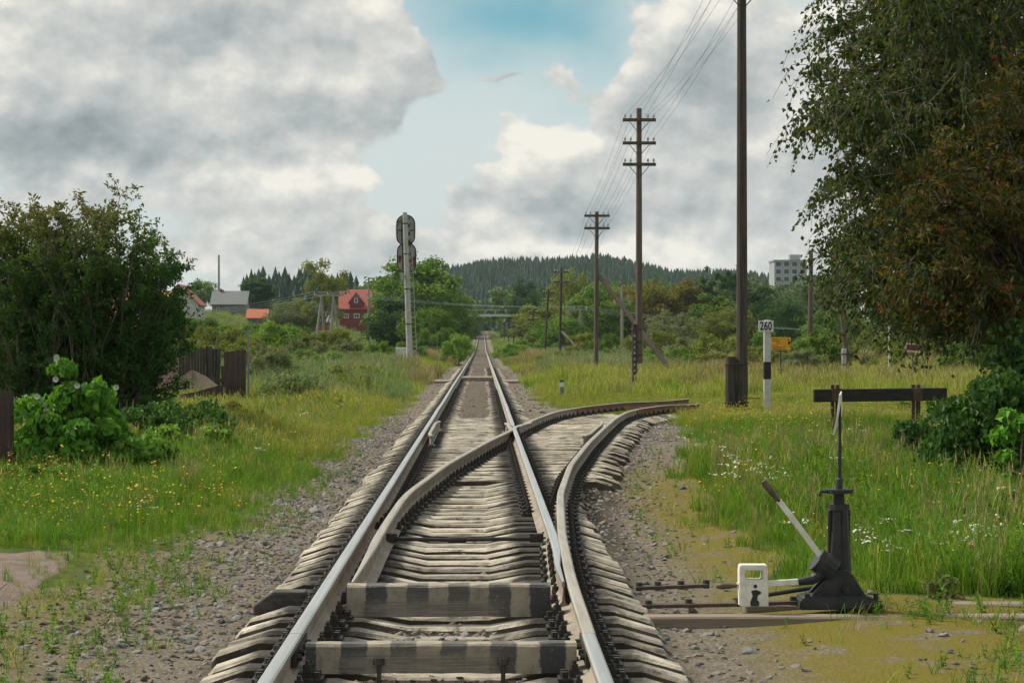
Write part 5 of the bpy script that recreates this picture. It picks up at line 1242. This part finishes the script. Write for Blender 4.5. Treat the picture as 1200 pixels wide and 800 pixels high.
block(908, 946, 760, 306, 14, mat('block_grey', (.34, .35, .355), (.29, .30, .305), 2, .9), 'tall grey apartment tower behind the birch branches', 4, 9)
block(1019, 1066, 520, 338, 12, mat('block_white', (.55, .54, .51), (.47, .46, .43), 2, .9), 'white apartment block showing through under the birch', 4, 4)

# ------------------------------------------------------------------ footbridge over the far line
d = 480; zb_ = CZ + (VY - 369.5) / F * d; FB = empty('footbridge', (0, d, 0)); stl = mat('bridge_paint', (.50, .50, .48), (.42, .42, .40), 4, .7)
mb = MB(); mb.box((2, 0, zb_), (46, 2.2, .5)); mb.build('deck', stl, FB)
for yy_ in (-1.1, 1.1):
    mb = MB(); mb.box((2, yy_, zb_ + 1.1), (46, .07, .07))
    for k in range(24): mb.box((-21 + 2 * k, yy_, zb_ + .65), (.05, .05, .9))
    mb.build('railing', stl, FB)
for x in (-9.5, 13.5):
    mb = MB(); g_ = float(gz(x, d)); mb.box((x, 0, (zb_ - .25 + g_) / 2), (.8, 1.6, zb_ - g_ - .25)); mb.build('pier', conc, FB)
tag(FB, 'pale footbridge spanning the line far ahead below the wooded hill', 'bridge')

# ------------------------------------------------------------------ fences on the left
brown = mat('fence_brown', (.068, .04, .032), (.052, .031, .026), 3, .55, .0, c3=(.09, .06, .045), c3scale=2, c3amt=.25)
def corr(parent, p0, p1, z0, h0, h1, n=14):
    """one profiled sheet between two ground points, trapezoid ribs"""
    p0, p1 = Vector(p0), Vector(p1); dv = (p1 - p0); nv = Vector((dv.y, -dv.x)).normalized(); pts = []
    for k in range(n + 1):
        f = k / n; off = .014 if (k // 2) % 2 == 0 else -.014; c = p0 + dv * f + nv * off; pts.append((c.x, c.y, h0 + (h1 - h0) * f))
    V = []; m = len(pts)
    for th in (0, .004):
        for x, y_, h in pts: V += [(x + nv.x * th, y_ + nv.y * th, z0), (x + nv.x * th, y_ + nv.y * th, z0 + h)]
    Fc = []
    for k in range(m - 1):
        Fc += [(2 * k, 2 * k + 2, 2 * k + 3, 2 * k + 1), (2 * m + 2 * k, 2 * m + 2 * k + 1, 2 * m + 2 * k + 3, 2 * m + 2 * k + 2), (2 * k + 1, 2 * k + 3, 2 * m + 2 * k + 3, 2 * m + 2 * k + 1)]
    mb = MB(); mb.add(V, Fc); return mb.build('sheet', brown, parent)
fe = empty('metal_fence', (0, 0, 0)); d = 31
for k in range(4):
    a, b_ = GX(18.5, d) - .62 * (k + 1), GX(18.5, d) - .62 * k - .01; corr(fe, (a, d - .012 * (k % 2)), (b_, d - .012 * (k % 2)), -.05, 1.24, 1.25)
tag(fe, 'dark brown profiled metal fence at the left edge of the picture', 'fence', 'brown metal fences')
fe = empty('metal_fence', (0, 0, 0)); d = 62
corr(fe, (GX(263, d), d - .1), (GX(286, d), d + .7), -.1, 1.66, 1.72, 18); corr(fe, (GX(236, d), d - 1.2), (GX(263, d), d - .12), -.1, .62, .80, 14); corr(fe, (GX(212, d), d - 2.2), (GX(236, d), d - 1.22), -.1, .52, .62, 14)
mb = MB(); mb.box((GX(288, d), d + .8, 1.05), (.05, .05, 2.2)); mb.build('post', mat('steel_post', (.22, .23, .24), (.16, .165, .17), 6, .6), fe)
tag(fe, 'brown metal fence with one tall end sheet beside the sand heap', 'fence', 'brown metal fences')
pf = empty('plank_fence', (GX(235, 74), 74, 0)); pw = mat('plank_dark', (.06, .052, .047), (.09, .078, .07), 4, .9, .006, 20, stretch=(3, 3, .3)); rr = random.Random(5)
for k in range(13):
    x = GX(212, 74) - GX(235, 74) + k * .095; mb = MB(); mb.box((x, rr.uniform(-.02, .02), .85 + rr.uniform(-.06, .05)), (.085, .025, 1.6)); mb.build('plank', pw, pf)
for px, w_, top in ((248, .16, 1.62), (257, .10, 1.55), (262, .09, 1.0)):
    mb = MB(); x = GX(px, 74) - GX(235, 74); mb.box((x, -.12, top / 2), (w_, .1, top + .1), Matrix.Rotation(rr.uniform(-.04, .04), 3, 'Y')); mb.build('post', pw, pf)
mb = MB(); mb.box((.15, -.2, .62), (1.5, .05, .12), Matrix.Rotation(.06, 3, 'Y')); mb.build('rail', pw, pf); tag(pf, 'dark plank fence with odd posts behind the sand heap', 'fence')
# sand heap
r = np.random.default_rng(9); a = np.linspace(0, 2 * math.pi, 40, endpoint=False); V = []; Q = []; rings = 12
for k in range(rings + 1):
    f = k / rings; rad = 1 - f
    for j, th in enumerate(a):
        V.append((1.35 * rad * math.cos(th) * (1 + .12 * math.sin(3 * th)), .9 * rad * math.sin(th), .95 * (1 - rad ** 1.3) * (1 + .12 * math.sin(2 * th + 1)) - .05 + r.normal() * .012))
for k in range(rings):
    for j in range(40): Q.append((k * 40 + j, k * 40 + (j + 1) % 40, (k + 1) * 40 + (j + 1) % 40, (k + 1) * 40 + j))
me = np_mesh('sand_heap', np.array(V), np.array(Q), mat('heap_sand', (.33, .26, .19), (.26, .2, .145), 5, .95, .02, 25), smooth=True); o = link('sand_heap', me, loc=(GX(226, 68), 68, -.02)); tag(o, 'heap of pale sand behind the low brown fence', 'sand heap')
lw = empty('low_wall', (GX(-10, 46), 46, 0))
for k in range(3):
    for j in range(2):
        mb = MB(); mb.box((-.9 + k * .62 + .3 * (j % 2), 0, .55 + .2 * j - .2), (.6, .25, .19)); mb.build('block', conc, lw, bevel=.012)
mb = MB(); mb.box((-.3, 0, .12), (2.0, .24, .46)); mb.build('base', conc, lw); tag(lw, 'low pale concrete block wall at the left edge behind the vine', 'wall')

# ------------------------------------------------------------------ big willow bush on the left
def grow(r, base, stems, region, side_n, leaf_n, leaf, m, droop, leaf_ratio, tintf, name, upright=.3, twig=(.4, .9), wood=bark, sides=4, rad=.03, scatter_r=.06):
    """stems: list of tip points. Side twigs leave each stem, leaves sit along twigs."""
    paths = []; P = []; A = []
    for tip in stems:
        b0 = np.asarray(base(tip), float); p = bez(b0, tip, .10, 9, r, .10); paths.append((p[:8], np.linspace(rad, .005, 8)))
        for k in range(side_n):
            f = r.uniform(region[0], 1.0); s0 = p[min(8, int(f * 8))]; L = r.uniform(*twig) * (1.15 - .5 * f)
            dr = rdir(1, r)[0]; dr[2] = abs(dr[2]) * upright + (1 - upright) * dr[2] * .4; dr = unit(dr + unit(tip - b0) * .35)
            e = s0 + dr * L; q = bez(s0, e, .08, 5, r, .1); q[:, 2] -= droop * L * np.linspace(0, 1, 5) ** 2; paths.append((q, np.linspace(.005, .002, 5)))
            t_ = r.random(leaf_n); i0 = np.minimum((t_ * 4).astype(int), 3); fr = (t_ * 4 - i0)[:, None]; pp = q[i0] * (1 - fr) + q[i0 + 1] * fr
            P.append(pp + r.normal(size=pp.shape) * scatter_r * .5); A.append(unit(rdir(leaf_n, r) + unit(q[4] - q[0]) * .5 + [0, 0, -droop * .9]))
    P = np.concatenate(P); A = np.concatenate(A); n = len(P); L = leaf * r.uniform(.6, 1.3, n)
    e_ = empty(name); V, Q = tubes_np(paths, sides)
    return P, A, L, V, Q
r = np.random.default_rng(41); BX, BY = GX(96, 42), 42.0; tips = []
prof_x = [-60, -20, 10, 60, 100, 150, 185, 205, 222, 236]; prof_y = [240, 215, 216, 214, 204, 208, 250, 265, 300, 350]
while len(tips) < 190:
    px = r.uniform(-70, 226); d_ = BY + r.uniform(-1.5, 1.6); ty = np.interp(px, prof_x, prof_y) + abs(r.normal()) * 75 + (12 if r.random() < .75 else -14)
    if ty < 460: tips.append(np.array([GX(px, d_), d_, CZ + (VY - ty) / F * d_ - .1]))
basef = lambda tip: (BX + (tip[0] - BX) * .42 + r.normal() * .1, BY + (tip[1] - BY) * .4, -.05)
P, A, L, V, Q = grow(r, basef, tips, (.15,), 19, 26, .092, None, .12, .4, None, 'tmp', upright=.75, twig=(.35, .8))
bpy.data.objects.remove(bpy.data.objects['tmp'])
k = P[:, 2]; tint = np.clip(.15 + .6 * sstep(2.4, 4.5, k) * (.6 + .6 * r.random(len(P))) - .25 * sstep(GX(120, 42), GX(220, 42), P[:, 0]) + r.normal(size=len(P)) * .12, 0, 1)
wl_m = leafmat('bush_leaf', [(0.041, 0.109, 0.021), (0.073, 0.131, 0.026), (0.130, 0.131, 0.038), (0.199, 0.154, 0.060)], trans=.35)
e_ = empty('willow_bush', (BX, BY, 0)); off = np.array([BX, BY, 0])
link('stems', np_mesh('stems', V - off, Q, bark, smooth=True), e_); link('crown', leaf_mesh('crown', P - off, A, rdir(len(P), r) + [0, 0, .5], L, L * .42, wl_m, tint=tint, seed=4), e_)
tag(e_, 'big dense dark willow bush filling the left side', 'bush')
# lower dark nettles / brambles in front of it
def mound(name, px, d, wpx, hpx, base_y, n, leaf, m, label, cat, seed, nl=40, wr=.75, depth=1.0, flowers=0):
    r = np.random.default_rng(seed); X = GX(px, d); W = wpx * d / F / 2; Hh = hpx * d / F; z0 = float(gz(X, d)); C = []
    for k in range(nl):
        u = rdir(1, r)[0]; u[2] = abs(u[2]); f = r.uniform(.35, 1) ** .6; C.append(u * f * [W, depth, Hh * .92])
    C = np.array(C); rad = r.uniform(.2, .36, nl) * min(W, Hh); ci = r.integers(0, nl, n); u = rdir(n, r); u[:, 2] = np.abs(u[:, 2]) - .25; P = C[ci] + u * (rad[ci] * r.random(n) ** .4)[:, None]; P[:, 2] = np.abs(P[:, 2])
    nr = unit(u + [0, 0, .4] + r.normal(size=(n, 3)) * .35); ax = np.cross(nr, rdir(n, r)); ax[:, 2] -= .7; L = leaf * r.uniform(.6, 1.3, n); e_ = empty(name, (X, d, z0))
    link('leaves', leaf_mesh('leaves', P, ax, nr, L, L * wr, m, tint=np.clip(.4 * r.random(nl)[ci] + .6 * r.random(n), 0, 1), seed=seed), e_)
    paths = [(bez((C[k][0] * .3, C[k][1] * .3, -.05), C[k], .1, 6, r), np.linspace(.014, .005, 6)) for k in range(nl)]; V, Q = tubes_np(paths, 4); link('stems', np_mesh('stems', V, Q, bark, smooth=True), e_)
    if flowers:
        mb = MB()
        for k in range(flowers):
            fr = np.where((P[:, 2] > Hh * .35) & (P[:, 1] < 0))[0]; i = r.choice(fr); p = P[i] + nr[i] * .05 + np.array([0, -.07, .03]); s = .042; ring = [(p[0] + s * math.cos(g), p[1] - .02, p[2] + s * math.sin(g)) for g in np.linspace(0, 6.283, 9)[:-1]]
            mb.add([tuple(p + [0, .03, -.01])] + ring, [(0, 1 + g, 1 + (g + 1) % 8) for g in range(8)])
        mb.build('blossoms', f_white, e_)['kind'] = 'stuff'
    return tag(e_, label, cat)
vine_m = leafmat('vine_leaf', [(0.070, 0.211, 0.019), (0.110, 0.279, 0.027), (0.173, 0.321, 0.039)], trans=.3, var=.3)
mound('flowering_vine', 82, 31.6, 158, 140, 560, 9500, .12, vine_m, 'bright green bindweed mound with white blossoms beside the brown fence', 'vine', 51, nl=64, depth=.8, flowers=16)
mound('flowering_vine', 40, 31.3, 64, 120, 560, 2600, .12, vine_m, 'bright vine clump hanging over the end of the brown fence', 'vine', 52, nl=16, depth=.5, flowers=5)
mound('bramble', 200, 37, 150, 92, 500, 5200, .085, leafmat('bramble_leaf', [(0.036, 0.095, 0.021), (0.053, 0.126, 0.027), (0.090, 0.158, 0.036)]), 'dark leafy bramble at the foot of the big bush', 'bush', 53, depth=1.0)
mound('weed_clump', 250, 50, 120, 28, 500, 2600, .09, leafmat('weed_yellow', [(.06, .12, .015), (.12, .16, .02), (.30, .24, .03)]), 'yellow green weed clump below the low brown fence', 'weeds', 54, depth=1.0)
mound('weed_clump', 215, 35, 150, 52, 500, 3600, .10, l_weed, 'green broad weeds between the bindweed and the yellow weeds', 'weeds', 71, depth=.8)
mound('weed_clump', 300, 45, 110, 34, 500, 2600, .09, MATS['weed_yellow'], 'yellowing weeds in front of the tall brown fence sheet', 'weeds', 72, depth=.8)
mound('weed_clump', 55, 27.5, 170, 34, 560, 3200, .085, l_weed, 'low green weeds in front of the bindweed mound', 'weeds', 73, depth=.6)
mound('weed_clump', 345, 62, 110, 44, 500, 3000, .09, MATS['grass_grey_green'], 'grey green tall weeds just right of the brown fence end', 'weeds', 74, depth=1.2)
mound('weed_clump', 392, 76, 100, 40, 500, 3000, .10, MATS['leaf_olive'], 'olive weed clump in the middle of the left verge', 'weeds', 75, depth=1.3)
mound('weed_clump', 430, 92, 80, 30, 500, 2400, .11, MATS['grass_yellow_green'], 'straw green weed clump left of the track before the signal', 'weeds', 76, depth=1.4)
mound('weed_clump', 375, 58, 70, 24, 500, 1800, .08, MATS['grass_yellow_green'], 'low yellowish weeds near the gravel edge left of the frog', 'weeds', 77, depth=.8)
mound('weed_clump', 165, 32, 120, 62, 540, 2600, .10, l_weed, 'green weed clump right of the bindweed mound', 'weeds', 55, depth=.8)
mound('weed_clump', 330, 66, 80, 30, 500, 1800, .09, MATS['leaf_bright_green'], 'pale green weed clump right of the brown fence end', 'weeds', 56, depth=1.0)

# ------------------------------------------------------------------ birch and rowan on the right
r = np.random.default_rng(61); TX, TY = GX(1262, 33), 33.0; tips = []
bx_ = [-60, 0, 40, 90, 130, 160, 200, 235, 270, 300, 340, 370, 400, 430]; bpx = [925, 930, 908, 918, 893, 880, 898, 905, 925, 922, 895, 915, 950, 1030]
while len(tips) < 290:
    py = r.uniform(-110, 430); lim = np.interp(py, bx_, bpx); px = lim + 8 + abs(r.normal()) * 130 + 20 * r.random()
    if px > 1420 or (px < 1080 and py < 240 and lump(px * .02, py * .02, 1.6, .5) < .40): continue
    d_ = TY + r.uniform(-8.0, 3.0); tips.append(np.array([GX(px, d_), d_, CZ + (VY - py) / F * d_ + .25]))
def base_b(tip):
    h = np.clip(tip[2] * .55 + 1.2, 2.4, 7.5); return (TX, TY, h)
P, A, L, V, Q = grow(r, base_b, tips, (.5,), 21, 16, .072, None, .9, .6, None, 'tmp', upright=.25, twig=(.4, 1.0), rad=.026, scatter_r=.07); bpy.data.objects.remove(bpy.data.objects['tmp'])
e_ = empty('birch_tree', (TX, TY, 0)); off = np.array([TX, TY, 0]); Vt, Qt = tubes_np([(bez((TX, TY, -.2), (TX + .2, TY, 11.5), 0, 12, r, .02), np.linspace(.2, .05, 12))], 14)
link('trunk', np_mesh('trunk', Vt - off, Qt, bark_b, smooth=True), e_); link('branches', np_mesh('branches', V - off, Q, bark, smooth=True), e_)
bl_m = leafmat('birch_leaf', [(.034, .062, .013), (.050, .082, .016), (.080, .092, .020), (.180, .125, .022)], trans=.45); tint = np.clip(r.beta(1.6, 3.0, len(P)), 0, 1)
link('crown', leaf_mesh('crown', P - off, A, rdir(len(P), r) + [0, 0, .3], L, L * .72, bl_m, tint=tint, seed=6), e_); tag(e_, 'large dark birch overhanging the right side of the picture', 'tree')
r = np.random.default_rng(62); TX, TY = GX(1225, 27), 27.0; tips = []
rx_ = [60, 110, 150, 200, 260, 320, 370, 410]; rpx = [1130, 1085, 1050, 1020, 1000, 1005, 1030, 1085]
while len(tips) < 105:
    py = r.uniform(60, 400); lim = np.interp(py, rx_, rpx); px = lim + r.uniform(-18, 40) + abs(r.normal()) * 125
    if px > 1330: continue
    d_ = TY + r.uniform(-1.6, 1.4); tips.append(np.array([GX(px, d_), d_, CZ + (VY - py) / F * d_ + .1]))
base_r = lambda tip: (TX + r.normal() * .05, TY, float(np.clip(tip[2] * .5 + .4, 1.3, 2.6)))
P, A, L, V, Q = grow(r, base_r, tips, (.5,), 13, 19, .085, None, .5, .4, None, 'tmp', upright=.4, twig=(.3, .75), rad=.016, scatter_r=.1); bpy.data.objects.remove(bpy.data.objects['tmp'])
e_ = empty('rowan_tree', (TX, TY, 0)); off = np.array([TX, TY, 0]); Vt, Qt = tubes_np([(bez((TX + .1, TY, -.2), (TX, TY, 3.6), 0, 8, r, .03), np.linspace(.085, .04, 8))], 10)
link('trunk', np_mesh('trunk', Vt - off, Qt, bark, smooth=True), e_); link('branches', np_mesh('branches', V - off, Q, bark, smooth=True), e_)
ro_m = leafmat('rowan_leaf', [(.042, .066, .014), (.078, .084, .018), (.150, .100, .022), (.250, .125, .028)], trans=.45)
link('crown', leaf_mesh('crown', P - off, A, rdir(len(P), r) + [0, 0, .6], L, L * .42, ro_m, tint=np.clip(r.beta(1.5, 2.2, len(P)), 0, 1), seed=7), e_)
mb = MB(); ico = bmesh.new(); bmesh.ops.create_icosphere(ico, subdivisions=1, radius=1); iv = [v.co.copy() for v in ico.verts]; ifc = [tuple(v.index for v in f.verts) for f in ico.faces]; ico.free()
for k in range(46):
    c = P[r.integers(0, len(P))] - off + [0, -.15, 0]
    for q_ in range(7):
        o_ = Vector(c) + Vector(r.normal(size=3) * [.035, .03, .022]); mb.add([tuple(v * .011 + o_) for v in iv], ifc)
mb.build('berries', mat('berry_red', (.42, .025, .015), (.30, .02, .012), 9, .35), e_)['kind'] = 'stuff'
tag(e_, 'rowan with orange brown leaves and red berries in front of the birch', 'tree')
mound('shrub', 1215, 25.6, 250, 225, 560, 13000, .085, leafmat('shrub_dark', [(0.030, 0.079, 0.018), (0.048, 0.110, 0.022), (0.075, 0.142, 0.030)]), 'large dark shrub at the right edge below the rowan', 'bush', 57, depth=1.3, nl=80)
mound('flowering_vine', 1196, 24.6, 70, 180, 560, 1700, .10, vine_m, 'bright vine climbing the shrub at the right edge', 'vine', 58, depth=.4, nl=24)
mound('weed_clump', 1120, 33, 170, 80, 560, 5200, .09, MATS['bramble_leaf'], 'weed clump with tree shade coloured in, between the beam barrier and the shrub', 'weeds', 59, depth=1.2)  # dark leaf colour stands in for the shade under the trees
mound('weed_clump', 1075, 27, 230, 46, 560, 7000, .08, MATS['bramble_leaf'], 'low weeds coloured dark as tree shade, right of the switch stand rod', 'weeds', 63, depth=1.6, nl=80)  # tree shade on the ground is put into these dark leaves
mound('weed_clump', 1165, 21.5, 120, 60, 640, 3200, .075, MATS['shrub_dark'], 'dark weeds at the right edge in front of the shrub', 'weeds', 64, depth=.9)
mound('fern_clump', 1108, 16.6, 46, 34, 710, 160, .09, leafmat('fern_pale', [(.13, .15, .05), (.18, .18, .07), (.12, .16, .05)]), 'pale feathery plant behind the timber bearer', 'plant', 60, depth=.12, nl=12, wr=.3)

# ------------------------------------------------------------------ haze
hz = bpy.data.meshes.new('haze'); x0, x1, y0, y1, z0, z1 = -900, 1100, -60, 3300, -3, 75
hz.from_pydata([(x0, y0, z0), (x1, y0, z0), (x1, y1, z0), (x0, y1, z0), (x0, y0, z1), (x1, y0, z1), (x1, y1, z1), (x0, y1, z1)], [], [(3, 2, 1, 0), (4, 5, 6, 7), (0, 1, 5, 4), (1, 2, 6, 5), (2, 3, 7, 6), (3, 0, 4, 7)])
hm = bpy.data.materials.new('air'); hm.use_nodes = True; t = NT(hm.node_tree); t.n.remove(t.n['Principled BSDF'])
pvn = t.new('ShaderNodeVolumePrincipled'); pvn.inputs['Color'].default_value = (.72, .86, .95, 1); pvn.inputs['Density'].default_value = .00007
t.l.new(pvn.outputs[0], t.n['Material Output'].inputs['Volume']); hz.materials.append(hm)
tag(link('haze', hz), 'thin pale blue haze over the valley', kind='stuff')
